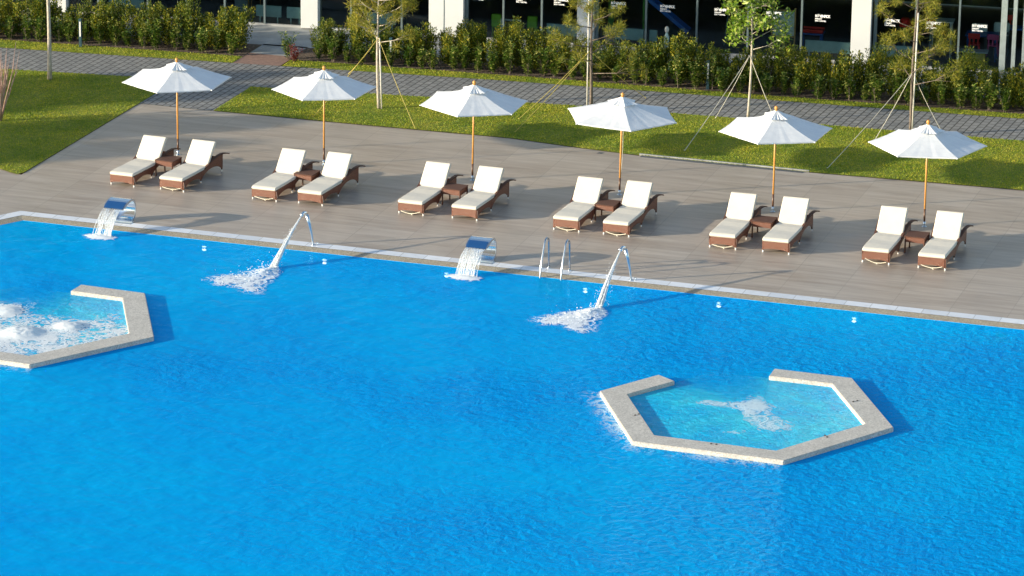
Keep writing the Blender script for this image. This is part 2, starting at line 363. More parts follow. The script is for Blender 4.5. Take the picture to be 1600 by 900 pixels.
# ------------------------------------------------------------------ ground, pool, deck
WZ = -0.04                    # water level
POOLX0, POOLX1, POOLY0 = -7.0, 44.0, -62.0
EDGE = -6.52                  # back edge of the white strip (deck side)
C0 = (-1.62, EDGE); DL = Vector((-.515, -.857)).normalized(); L_LEN = 8.0
C1 = (C0[0] + DL.x * L_LEN, C0[1] + DL.y * L_LEN)
def inset(d):
    """polyline of the pool rim moved d towards the water: bottom-left, C1, C0, right"""
    n1 = Vector((-DL.y, DL.x)); n1 = n1 if n1.x > 0 else -n1         # towards the pool
    y = EDGE - d
    a0 = Vector(C0) + n1 * d; t = (y - a0.y) / DL.y; c0 = a0 + DL * t
    b0 = Vector(C1) + n1 * d; x = C1[0] + d; t = (x - b0.x) / DL.x; c1 = b0 + DL * t
    return [(x, POOLY0), (c1.x, c1.y), (c0.x, c0.y), (POOLX1, y)]
def strip(name, d0, d1, z0, z1, mat):
    bm = bmesh.new(); A = [bm.verts.new((x, y, z0)) for x, y in inset(d0)]; B = [bm.verts.new((x, y, z1)) for x, y in inset(d1)]
    for i in range(3): bm.faces.new((A[i], B[i], B[i + 1], A[i + 1]))
    bmesh.ops.recalc_face_normals(bm, faces=bm.faces[:])
    for f in bm.faces:
        if f.normal.z < -.01: f.normal_flip()
    return obj(name, bm, mat)
FAR = 400
ground = sheet("ground", [[(-FAR, 4), (FAR, 4), (FAR, FAR), (-FAR, FAR)], [(-FAR, -FAR), (-12, -FAR), (-12, 4), (-FAR, 4)],
                          [(POOLX1 + 6, -FAR), (FAR, -FAR), (FAR, 4), (POOLX1 + 6, 4)], [(-12, -FAR), (POOLX1 + 6, -FAR), (POOLX1 + 6, POOLY0 - 1), (-12, POOLY0 - 1)]], -.03, M['turf'])
tag(ground, 'rough grass ground around the pool terrace', kind='structure')
rim = inset(0)
deck_poly = [(-3.0, 4.1), (-3.0, -3.52), (-12, 1.1), (-12, POOLY0 - 1), (rim[0][0], POOLY0 - 1)] + rim + [(POOLX1 + 6, EDGE), (POOLX1 + 6, 4.2), (21.6, 4.15), (16, 3.85), (11.4, 3.85), (9.6, 4.02), (7.7, 4.28), (3, 4.15), (-.8, 4.1)]
tag(sheet("pool_deck", [deck_poly], 0, M['deck']), 'taupe stone tile pool deck', kind='structure')
tag(strip("pool_gutter_strip", 0, .34, .004, .004, M['marble']), 'white tile gutter strip along the pool edge', kind='structure')
tag(strip("pool_edge", .34, .62, .000, -.035, M['pebble']), 'washed pebble pool edge', kind='structure')
tag(strip("pool_wall", .62, .63, -.035, -.5, M['floor']), 'blue mosaic pool wall', kind='structure')
tag(sheet("pool_floor", [[(POOLX0 - 4, POOLY0), (POOLX1, POOLY0), (POOLX1, EDGE - .5), (POOLX0 - 4, EDGE - .5)]], -.5, M['floor']), 'blue mosaic pool floor', kind='structure')
wpoly = inset(.605) + [(POOLX1, POOLY0)]
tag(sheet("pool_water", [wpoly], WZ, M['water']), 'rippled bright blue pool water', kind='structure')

# lawns, path, bed -------------------------------------------------
PF = [(-20, 7.3), (-9.26, 8.44), (-2.55, 9.15), (5.83, 10.05), (13, 10.6), (20.24, 11.12), (45, 12.9)]
PN = [(-20, 4.6), (-7.63, 6.27), (-3.0, 6.88), (-.8, 6.85), (3.5, 7.45), (8.32, 8.12), (13, 8.42), (20.69, 8.86), (45, 10.3)]
HL = [(-20, 8.4), (-2.4, 9.95), (5.6, 10.62), (13, 11.05), (20, 11.6), (45, 13.3)]
def between(A, B, x0, x1, n=24):
    xs = np.linspace(x0, x1, n); return [(x, lerp_line(A, x)) for x in xs] + [(x, lerp_line(B, x)) for x in xs[::-1]]
tag(sheet("path", [between(PN, PF, -20, 45, 60)], .010, M['paver']), 'grey paver path behind the lawn', kind='structure')
tag(sheet("path_branch", [[(-3.0, 4.1), (-.8, 4.1), (-.8, 6.9), (-3.0, 6.9)]], .006, M['paver']), 'paver branch leading to the deck', kind='structure')
DE = [(-.8, 4.1), (3, 4.15), (7.7, 4.28), (9.6, 4.02), (11.4, 3.85), (16, 3.85), (21.6, 4.15), (45, 4.2)]
lawns = dict(right=between(DE, [(x, y - .0) for x, y in PN], -.8, 45, 50), left=[(-3.0, 6.88), (-3.0, -3.3), (-3.1, -3.55), (-3.35, -3.45), (-12, 1.1), (-20, 4.4), (-20, 4.6), (-7.63, 6.27)],
             verge_l=between(PF, HL, -20, -2.3, 20), verge_r=between(PF, HL, -.85, 45, 50))
for k, poly in lawns.items():
    tag(sheet("lawn", [poly], .016, M['turf']), 'green lawn', kind='structure')
bedb = lambda A, d: [(x, y + d) for x, y in A]
tag(sheet("planting_bed", [between(HL, bedb(HL, 1.5), -20, -2.3), between(HL, bedb(HL, 1.5), -.95, 45)], .02, M['soil']), 'mulched planting bed under the hedge', kind='structure')
tag(sheet("pavement", [between(bedb(HL, 1.5), bedb(HL, 4.6), -20, 45, 30), [(-2.3, 10.45), (-.95, 10.45), (-.95, 11.7), (-2.3, 11.6)]], .008, M['concrete']), 'pale concrete pavement in front of the glass building', kind='structure')
tag(sheet("entrance_slab", [[(-2.3, 9.17), (-.9, 9.33), (-.9, 10.45), (-2.3, 10.45)]], .014, M['redbrick']), 'red brown entrance slab', kind='structure')
bm = bmesh.new(); box(bm, (13.7, 3.90, .02), (4.6, .05, .05)); tag(obj("kerb", bm, M['concrete']), 'pale edging between deck and lawn', kind='structure')
bm = bmesh.new(); box(bm, (13.67, 3.79, .004), (4.4, .12, .012)); tag(obj("drain_grate", bm, M['slot']), 'long dark slot drain along the lawn edge of the deck', 'drain')
o = sheet("shadow_patch", [[(10.28, 3.66), (10.42, 3.66), (10.47, 3.8), (10.33, 3.8)]], .004, M['slot']); tag(o, 'small dark painted shadow patch on the deck by the lawn edge', 'drain')  # dark sheet that paints a small shadow blob onto the deck

def in_poly(P, poly):
    x, y = P[:, 0], P[:, 1]; ins = np.zeros(len(P), bool); n = len(poly)
    for i in range(n):
        x1, y1 = poly[i]; x2, y2 = poly[(i + 1) % n]
        c = ((y1 > y) != (y2 > y)) & (x < (x2 - x1) * (y - y1) / ((y2 - y1) + 1e-12) + x1); ins ^= c
    return ins
def grass(poly, dens, h0, h1, xlim=(-12, 25)):
    xs = [p[0] for p in poly]; ys = [p[1] for p in poly]
    x0, x1 = max(min(xs), xlim[0]), min(max(xs), xlim[1]); y0, y1 = min(ys), max(ys)
    n = int((x1 - x0) * (y1 - y0) * dens)
    P = np.c_[RNG.uniform(x0, x1, n), RNG.uniform(y0, y1, n)]; P += RNG.normal(0, .012, P.shape)
    P = P[in_poly(P, poly)]; n = len(P)
    patch = fbm(P[:, 0] * 1.5, P[:, 1] * 1.5, 3)
    h = RNG.uniform(h0, h1, n) * (.55 + patch); a = RNG.uniform(0, 2 * np.pi, n); wd = RNG.uniform(.006, .013, n)
    lean = RNG.normal(0, .5, (n, 2)) * h[:, None]
    b = np.c_[P, np.full(n, .012)]; d = np.c_[np.cos(a) * wd, np.sin(a) * wd, np.zeros(n)]
    V = np.empty((n, 3, 3)); V[:, 0] = b - d; V[:, 1] = b + d; V[:, 2] = b + np.c_[lean, h]
    return V.reshape(-1, 3)
Vs = [grass(lawns['right'], 1500, .012, .042), grass(lawns['left'], 1500, .012, .042), grass(lawns['verge_l'], 1500, .012, .042), grass(lawns['verge_r'], 1500, .012, .042)]
V = np.concatenate(Vs); tag(objm("grass", mesh_arrays("grass", V, np.arange(len(V)).reshape(-1, 3)), M['blades']), 'short green and straw coloured grass blades', kind='stuff')

# ------------------------------------------------------------------ foam
def foam_mesh(name, cx, cy, L, Wd, ang, density, zf=None, res=.035, mat='foam'):
    nx = int(2 * L / res); ny = int(2 * Wd / res)
    xs = np.linspace(-L, L, nx); ys = np.linspace(-Wd, Wd, ny); X, Y = np.meshgrid(xs, ys, indexing='ij')
    D = density(X, Y)
    Z = np.maximum(D, 0) * .012 + (zf(X, Y) if zf else 0) * np.clip(D, 0, 1)
    Z = Z + .006
    c, s = math.cos(ang), math.sin(ang)
    V = np.stack([X * c - Y * s, X * s + Y * c, Z], -1).reshape(-1, 3)
    idx = np.arange(nx * ny).reshape(nx, ny)
    F = np.stack([idx[:-1, :-1], idx[1:, :-1], idx[1:, 1:], idx[:-1, 1:]], -1).reshape(-1, 4)
    keep = (D.reshape(-1)[F].max(1) > .02); F = F[keep]
    me = mesh_arrays(name, V, F)
    at = me.attributes.new("dens", 'FLOAT', 'POINT'); at.data.foreach_set("value", D.reshape(-1).astype(np.float32))
    o = objm(name, me, M[mat], None, True); o.location = (cx, cy, WZ); return o

# ------------------------------------------------------------------ spa rings
RO, RW = 3.266, .543
def ring(cx, cy, ang, frac, fracA):
    RI = RO - RW / math.cos(math.pi / 6)
    Vv = lambda k, r: Vector((r * math.cos(ang + k * math.pi / 3), r * math.sin(ang + k * math.pi / 3)))
    def outline(ro, ri):
        o = [Vv(9, ro).lerp(Vv(8, ro), fracA)] + [Vv(k, ro) for k in (3, 4, 5, 6, 7)] + [Vv(7, ro).lerp(Vv(8, ro), frac)]
        i = [Vv(9, ri).lerp(Vv(8, ri), fracA)] + [Vv(k, ri) for k in (3, 4, 5, 6, 7)] + [Vv(7, ri).lerp(Vv(8, ri), frac)]
        return o, i
    def band(bm, o, i, z0, z1):
        n = len(o); To = [bm.verts.new((*p, z1)) for p in o]; Ti = [bm.verts.new((*p, z1)) for p in i]
        Bo = [bm.verts.new((*p, z0)) for p in o]; Bi = [bm.verts.new((*p, z0)) for p in i]
        for k in range(n - 1):
            bm.faces.new((To[k], To[k + 1], Ti[k + 1], Ti[k])); bm.faces.new((Bo[k], Bo[k + 1], Bi[k + 1], Bi[k]))
            bm.faces.new((To[k], To[k + 1], Bo[k + 1], Bo[k])); bm.faces.new((Ti[k], Ti[k + 1], Bi[k + 1], Bi[k]))
        bm.faces.new((To[0], Ti[0], Bi[0], Bo[0])); bm.faces.new((To[-1], Ti[-1], Bi[-1], Bo[-1]))
        bmesh.ops.recalc_face_normals(bm, faces=bm.faces[:])
    root = empty("spa_ring", (cx, cy, 0))
    bm = bmesh.new(); o, i = outline(RO, RI); band(bm, o, i, -.055, .06)
    bmesh.ops.bevel(bm, geom=[e for e in bm.edges if e.calc_face_angle(0) > .5], offset=.014, segments=2, affect='EDGES')
    obj("rim", bm, M['ring'], root)
    bm = bmesh.new(); o, i = outline(RO - .05, RI + .05); band(bm, o, i, -.5, -.056); obj("wall", bm, M['wallblue'], root)
    bm = bmesh.new(); f = bm.faces.new([bm.verts.new((*Vv(k, RI + .05), -.30)) for k in range(6)]); f.normal_update()
    if f.normal.z < 0: f.normal_flip()
    obj("bench_floor", bm, M['cyan'], root)
    return root
rr = ring(19.286, -14.894, R(-.97), .54, .534)
tag(rr, 'open hexagonal spa ring of washed concrete with gentle bubbles, on the right in the pool', 'spa ring', 'hexagonal spa rings in the pool')
rl = ring(2.252, -14.558, R(-3.14), .51, .51)
tag(rl, 'hexagonal spa ring with strongly foaming water, cut by the left edge of the photo', 'spa ring', 'hexagonal spa rings in the pool')
for (x, y, a) in ((17.22, -16.06, 1.1), (19.25, -17.28, .1), (21.34, -16.0, -.9), (21.40, -13.60, .9)):
    for k in (-1, 1):
        bm = bmesh.new(); tube(bm, [(0, 0, 0), (0, 0, .012)], [.026, .02], 10)
        o = obj("bolt_mark", bm, M['stain'], rr); o.location = (x - 19.286 + k * .055 * math.cos(a), y + 14.894 + k * .055 * math.sin(a), .0605)

# left spa: strong foam filling the inner hexagon
def hexin(X, Y, r):
    m = np.maximum(np.abs(Y), np.abs(Y) * .5 + np.abs(X) * math.sqrt(3) / 2); return r * math.cos(math.pi / 6) - m
SPOTS = ((1.10, .05, .30, .075), (.25, -.75, .42, .085), (-1.2, -.4, .4, .06), (-.7, .6, .3, .04))
def dl(X, Y):
    e = hexin(X, Y, 2.66); d = .42 + .70 * fbm(X * 1.2 + 9, Y * 1.2 + 4, 3)
    for (bx, by, s, h) in SPOTS: d = d + .55 * np.exp(-((X - bx) ** 2 + (Y - by) ** 2) / s ** 2 * 1.3)
    d = d - .30 * np.clip((Y - .5), 0, 2)
    return np.where(e > 0, d, 0)
def zl(X, Y):
    z = 0
    for (bx, by, s, h) in SPOTS: z = z + h * np.exp(-(((X - bx) ** 2 + (Y - by) ** 2) / s ** 2) ** 1.8)
    return z * (.6 + .5 * fbm(X * 12, Y * 12, 4)) + .012 * fbm(X * 4, Y * 4, 4)
def spa_sheet(cx, cy, gapx):
    def dd(X, Y):
        e = hexin(X, Y, 2.72); q = np.clip((Y + .1 + .9 * (fbm(X * 1.3, Y * 1.3, 3) - .5)) / 2.3, 0, 1); g = 1 - (q * q * (3 - 2 * q)) * np.exp(-((X - gapx) / 1.2) ** 2) * .92
        return np.where(e > -.05, g, 0)
    o = foam_mesh("spa_water", cx, cy, 2.75, 2.4, 0, dd, None, .05, 'spawater'); o.location.z = WZ - .002; return tag(o, None, None, None, 'structure')
spa_sheet(2.252, -14.558, -.8); spa_sheet(19.286, -14.894, -1.1)
o = foam_mesh("foam", 2.252, -14.558, 2.6, 2.35, 0, dl, zl)
tag(o, 'churning white foam inside the left spa ring', 'foam')
def dr(X, Y):
    e = hexin(X, Y, 2.60); g = lambda bx, by, sx, sy, a: np.exp(-(((X - bx) * math.cos(a) + (Y - by) * math.sin(a)) ** 2 / sx ** 2 + (-(X - bx) * math.sin(a) + (Y - by) * math.cos(a)) ** 2 / sy ** 2))
    d = .52 * g(-.75, .35, 1.1, .30, .1) + .50 * g(.55, -.45, 1.2, .5, -.6) + .48 * g(.1, .6, .35, .9, .2) + .46 * g(1.25, .1, .9, .6, -.2) + .42 * g(.0, -1.3, .8, .4, .4)
    return np.where(e > 0, 1.38 * d * (.55 + .8 * fbm(X * 1.6, Y * 1.6, 3)), 0)
for (cx, cy, lb) in ((19.286, -14.894, 'faint ripples of overflow water with painted sunlit glow along the near left edges of the right spa ring'), (2.252, -14.558, 'faint ripples of overflow water with painted sunlit glow below the left spa ring')):
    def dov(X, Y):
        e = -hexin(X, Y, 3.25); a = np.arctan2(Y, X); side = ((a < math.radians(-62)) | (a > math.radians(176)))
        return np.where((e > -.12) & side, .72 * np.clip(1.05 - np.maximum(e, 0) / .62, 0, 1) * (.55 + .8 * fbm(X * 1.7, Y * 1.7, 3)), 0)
    o2 = foam_mesh("overflow_glow_foam", cx, cy, 4.1, 3.7, 0, dov, None, .05, 'foam2'); tag(o2, lb, 'foam')  # overflow ripples; the pale fringe also paints the sunlit glow beside the ring
o = foam_mesh("foam", 19.286, -14.894, 2.6, 2.35, 0, dr, lambda X, Y: .01 * fbm(X * 5, Y * 5, 4), mat='foam2')
tag(o, 'thin swirls of pale foam inside the right spa ring', 'foam')

# ------------------------------------------------------------------ pool fittings
def water_spout(x, y, zdummy, label, jl, flabel, land):
    root = empty("water_cannon", (x, y, 0)); tag(root, label, 'water cannon', 'steel water cannons on the pool edge')
    bm = bmesh.new()
    # flat tapering riser leaning to the pool's left
    pr = [(0, 0, 0, .022, .022), (-.03, -.0, .25, .028, .026), (-.09, -.02, .55, .042, .030), (-.145, -.05, .78, .050, .032)]
    rings = [[bm.verts.new((px + a * math.cos(t), py + b * math.sin(t), pz)) for t in np.linspace(0, 2 * math.pi, 12, endpoint=False)] for px, py, pz, a, b in pr]
    for A, B in zip(rings, rings[1:]):
        for k in range(12): bm.faces.new((A[k], A[(k + 1) % 12], B[(k + 1) % 12], B[k]))
    bm.faces.new(rings[-1]); obj("riser", bm, M['steelb'], root, True)
    bm = bmesh.new(); tube(bm, [(-.145, -.05, .77), (-.165, -.09, .825), (-.185, -.16, .84), (-.20, -.24, .80)], [.042, .042, .040, .036], 12); obj("nozzle", bm, M['steel'], root, True)
    bm = bmesh.new(); tube(bm, [(-.196, -.222, .81), (-.204, -.262, .785)], [.046, .046], 14); obj("nozzle_collar", bm, M['steel'], root, True)
    bm = bmesh.new(); tube(bm, [(0, 0, .004), (0, 0, .02)], [.06, .055], 16); obj("base_flange", bm, M['steelb'], root, True)
    bm = bmesh.new(); tube(bm, [(.10, .03, .005), (.10, .03, .05)], [.018, .018], 8); box(bm, (.10, .03, .06), (.07, .02, .015)); obj("valve", bm, M['steelb'], root)
    # jet: bundle of strands along a ballistic arc
    n0 = Vector((x - .205, y - .27, .78)); n1 = Vector((*land, WZ))
    bm = bmesh.new(); rnd = random.Random(int(x * 7))
    for s in range(90):
        a = rnd.uniform(0, 2 * math.pi); q = rnd.random() ** .5; pts = []; rad = []
        thick = rnd.uniform(.003, .009); e = 1.0 if s < 30 else rnd.uniform(.6, 1.0)
        for i in range(15):
            t = i / 14 * e; p = n0.lerp(n1, t); p.z = .78 + (WZ - .78) * (t * .72 + t * t * .28)
            sp = .014 + .085 * t ** 1.5
            p += Vector((math.cos(a), .5 * math.sin(a), math.sin(a))) * sp * q * (1 + .12 * math.sin(5 * t + s))
            pts.append(p); rad.append(thick * (.8 + .9 * t))
        tube(bm, pts, rad, 5)
    for s in range(160):
        t = rnd.uniform(.25, 1); p = n0.lerp(n1, t); p.z = .78 + (WZ - .78) * (t * .72 + t * t * .28)
        p += Vector((rnd.gauss(0, 1), rnd.gauss(0, 1), rnd.gauss(0, 1))) * (.03 + .08 * t)
        if p.z > WZ: bmesh.ops.create_icosphere(bm, subdivisions=1, radius=rnd.uniform(.004, .010), matrix=Matrix.Translation(p))
    tag(obj("water_jet", bm, M['jet'], None, True), jl, 'water jet', 'jets from the water cannons')
    ang = R(-107)
    def den(X, Y):
        wdt = .18 + .42 * np.clip(X + 1.0, 0, 3)
        core = np.exp(-(((X + .62) / .55) ** 2 + (Y / .20) ** 2)) * .95
        fan = .95 * np.exp(-((Y / (wdt * 1.25)) ** 4)) * np.clip((X + 1.15) * 3, 0, 1) * np.clip((1.05 - X + .5 * fbm(Y * 3 + x, X, 2)) * 1.6, 0, 1)
        return np.maximum(core, fan * (.55 + .75 * fbm(X * 2.0 + x, Y * 2.0, 3)))
    zf = lambda X, Y: (.07 * np.exp(-(((X + .50) / .45) ** 2 + (Y / .20) ** 2))) * (.4 + 1.2 * fbm(X * 9, Y * 9, 4)) + .008 * fbm(X * 6, Y * 6, 3)
    o = foam_mesh("splash_foam", land[0] - .22, land[1] - .85, 1.7, 1.7, ang, den, zf, .03)
    tag(o, flabel, 'foam', 'foam where the jets land')
    bm = bmesh.new()
    for s in range(220):
        t = rnd.uniform(0, 1.5); p = Vector((land[0] + math.cos(ang) * t + rnd.gauss(0, .12 + .2 * t), land[1] + math.sin(ang) * t, WZ + abs(rnd.gauss(0, .12)) * max(.2, 1.2 - .7 * t)))
        bmesh.ops.create_icosphere(bm, subdivisions=1, radius=rnd.uniform(.004, .014), matrix=Matrix.Translation(p))
    ch = obj("spray", bm, M['jet'], o); ch['kind'] = 'stuff'; ch.location = (-o.location.x, -o.location.y, -o.location.z)
water_spout(6.257, -6.70, 0, 'steel water cannon on the pool edge in front of the second lounger pair', 'white water jet from the cannon nearer the left waterfall spout', 'fan of white foam where the left water jet hits the pool', (6.02, -8.75))
water_spout(14.33, -6.75, 0, 'slim steel water cannon on the pool edge just right of the pool ladder', 'white water jet right of the pool ladder', 'fan of white foam where the right water jet hits the pool', (14.22, -9.05))

def cascade(x, y, label, wl_, fl):
    root = empty("waterfall_spout", (x, y, 0)); tag(root, label, 'waterfall spout', 'curved steel waterfall spouts')
    prof = []
    for t in np.linspace(-84, 98, 28):
        prof.append((-.02 + .29 * math.cos(R(t)), .31 + .30 * math.sin(R(t))))
    prof += [(-.16, .60), (-.26, .582), (-.36, .550), (-.44, .512), (-.50, .475)]
    W = .52
    def shell(bm, x0, x1, th, pr):
        n = len(pr); rows = []
        for s in (x0, x1):
            out = [bm.verts.new((s, p[0], p[1])) for p in pr]; inn = []
            for i, p in enumerate(pr):
                a = pr[max(i - 1, 0)]; b = pr[min(i + 1, n - 1)]; t = Vector((b[0] - a[0], b[1] - a[1])).normalized()
                inn.append(bm.verts.new((s, p[0] - t.y * th, p[1] + t.x * th)))
            rows.append((out, inn))
        (o0, i0), (o1, i1) = rows
        for k in range(n - 1):
            bm.faces.new((o0[k], o0[k + 1], o1[k + 1], o1[k])); bm.faces.new((i0[k], i1[k], i1[k + 1], i0[k + 1]))
            bm.faces.new((o0[k], i0[k], i0[k + 1], o0[k + 1])); bm.faces.new((o1[k], o1[k + 1], i1[k + 1], i1[k]))
        bm.faces.new((o0[0], o1[0], i1[0], i0[0])); bm.faces.new((o0[-1], i0[-1], i1[-1], o1[-1]))
        bmesh.ops.recalc_face_normals(bm, faces=bm.faces[:])
    bm = bmesh.new(); shell(bm, -W / 2, W / 2, .035, prof); obj("curved_body", bm, M['steel'], root, False)
    for s in (-1, 1):
        bm = bmesh.new(); shell(bm, s * (W / 2 + .003), s * (W / 2 + .018), .05, prof[:-1]); obj("side_trim", bm, M['steelb'], root)
    lip = prof[-8:]
    bm = bmesh.new(); shell(bm, -W / 2 + .02, W / 2 - .02, -.006, [(p[0], p[1] + .004) for p in prof[-4:]]); obj("lip_plate", bm, M['sky_steel'], root)
    bm = bmesh.new(); box(bm, (0, -.04, .006), (W + .06, .24, .012)); obj("base_plate", bm, M['steelb'], root)
    # sheet of water
    rnd = random.Random(int(x * 5)); bm = bmesh.new(); ly, lz = prof[-1]
    for s in range(64):
        sx = rnd.uniform(-W / 2 + .02, W / 2 - .02); pts = []; rad = []; ph = rnd.uniform(0, 6); r0 = rnd.uniform(.0025, .007); t0 = 0 if s < 55 else rnd.uniform(.1, .5); t1 = 1 if s < 55 else rnd.uniform(.6, 1)
        dr = rnd.gauss(0, .03)
        for i in range(14):
            t = t0 + (t1 - t0) * i / 13
            pts.append((sx * (1 - .04 * t) + dr * t + .012 * math.sin(ph + 9 * t) * t, ly - .72 * t, lz + .0 - (lz - WZ) * (.12 * t + .88 * t * t))); rad.append(r0 * (1 + .8 * math.sin(ph + 17 * t) * .5))
        tube(bm, pts, rad, 4)
    for s in range(130):
        t = rnd.uniform(.3, 1); p = (rnd.uniform(-W / 2, W / 2), ly - .72 * t + rnd.gauss(0, .02), lz - (lz - WZ) * (.12 * t + .88 * t * t) + rnd.gauss(0, .01))
        bmesh.ops.create_icosphere(bm, subdivisions=1, radius=rnd.uniform(.003, .009), matrix=Matrix.Translation(p))
    o = obj("falling_water", bm, M['jet'], None, True); o.location = (x, y, 0); tag(o, wl_, 'falling water', 'water falling from the spouts')
    den = lambda X, Y: 1.0 * np.exp(-((X / .40) ** 2 + (Y / .20) ** 2) ** 1.2) + .55 * np.exp(-((X / .62) ** 2 + ((Y + .1) / .36) ** 2) ** 1.5) * (.5 + fbm(X * 3 + x, Y * 3, 3))
    zf = lambda X, Y: .03 * np.exp(-((X / .3) ** 2 + (Y / .14) ** 2)) * (.4 + 1.2 * fbm(X * 9, Y * 9, 4))
    f = foam_mesh("splash_foam", x - .03, y + ly - .76, .9, .7, .05, den, zf, .025); tag(f, fl, 'foam', 'foam under the waterfall spouts')
bs = NT("sky_painted_steel"); bs.base((.06, .22, .50)).set(.28, .85); M['sky_steel'] = bs.m  # blue of the reflected sky painted into the lip's steel colour
cascade(1.12, -6.50, 'curved steel waterfall spout near the left corner of the pool', 'thin curtain of water falling from the left waterfall spout', 'small round foam patch under the left waterfall spout')
cascade(10.54, -6.54, 'curved steel waterfall spout just left of the pool ladder', 'thin curtain of water falling from the spout beside the ladder', 'small round foam patch under the spout beside the ladder')

lad = empty("pool_ladder", (12.47, -6.75, 0)); tag(lad, 'stainless steel pool ladder with two arched handrails', 'pool ladder')
for sx in (-.26, .26):
    pts = [(sx, -.47, -.42), (sx, -.46, -.1), (sx, -.42, .12), (sx, -.30, .42), (sx, -.18, .62)]
    for t in np.linspace(160, 0, 9): pts.append((sx, .03 + .17 * math.cos(R(t)) + .0, .66 + .15 * math.sin(R(t))))
    pts += [(sx, .215, .5), (sx, .225, .2), (sx, .23, 0)]
    bm = bmesh.new(); tube(bm, pts, .024, 12); obj("handrail", bm, M['rail'], lad, True)
    bm = bmesh.new(); tube(bm, [(sx, .23, .003), (sx, .23, .022)], [.045, .04], 16); obj("floor_flange", bm, M['steel'], lad, True)
for z in (-.12, -.24, -.36):
    bm = bmesh.new(); box(bm, (0, -.47, z), (.50, .09, .03), None, .006); obj("step", bm, M['slot'], lad)

for i, x in enumerate((3.59, 6.73, 9.85, 13.33, 16.6, 19.85)):
    root = empty("underwater_lamp", (x, EDGE - .63, -.27)); tag(root, 'white round underwater lamp on the pool wall, %s from the left' % ('first', 'second', 'third', 'fourth', 'fifth', 'last')[i], 'underwater lamp', 'underwater lamps along the pool wall')
    bm = bmesh.new(); tube(bm, [(0, .0, 0), (0, -.03, 0)], [.05, .045], 20); ln = obj("lens", bm, M['lamp'], root); ln.scale = (1.1, 1, .55)
    bm = bmesh.new(); tube(bm, [(0, .0, 0), (0, -.018, 0)], [.058, .054], 20); ln = obj("rim", bm, M['white'], root); ln.scale = (1.1, 1, .55)
o = empty("pool_inlet", (23.3, EDGE - .63, -.27)); tag(o, 'dark round pool inlet with a pale ring near the right edge', 'pool inlet')
bm = bmesh.new(); tube(bm, [(0, 0, 0), (0, -.02, 0)], [.13, .13], 20); obj("ring", bm, M['white'], o)
bm = bmesh.new(); tube(bm, [(0, -.015, 0), (0, -.035, 0)], [.10, .09], 20); obj("grille", bm, M['teal'], o)

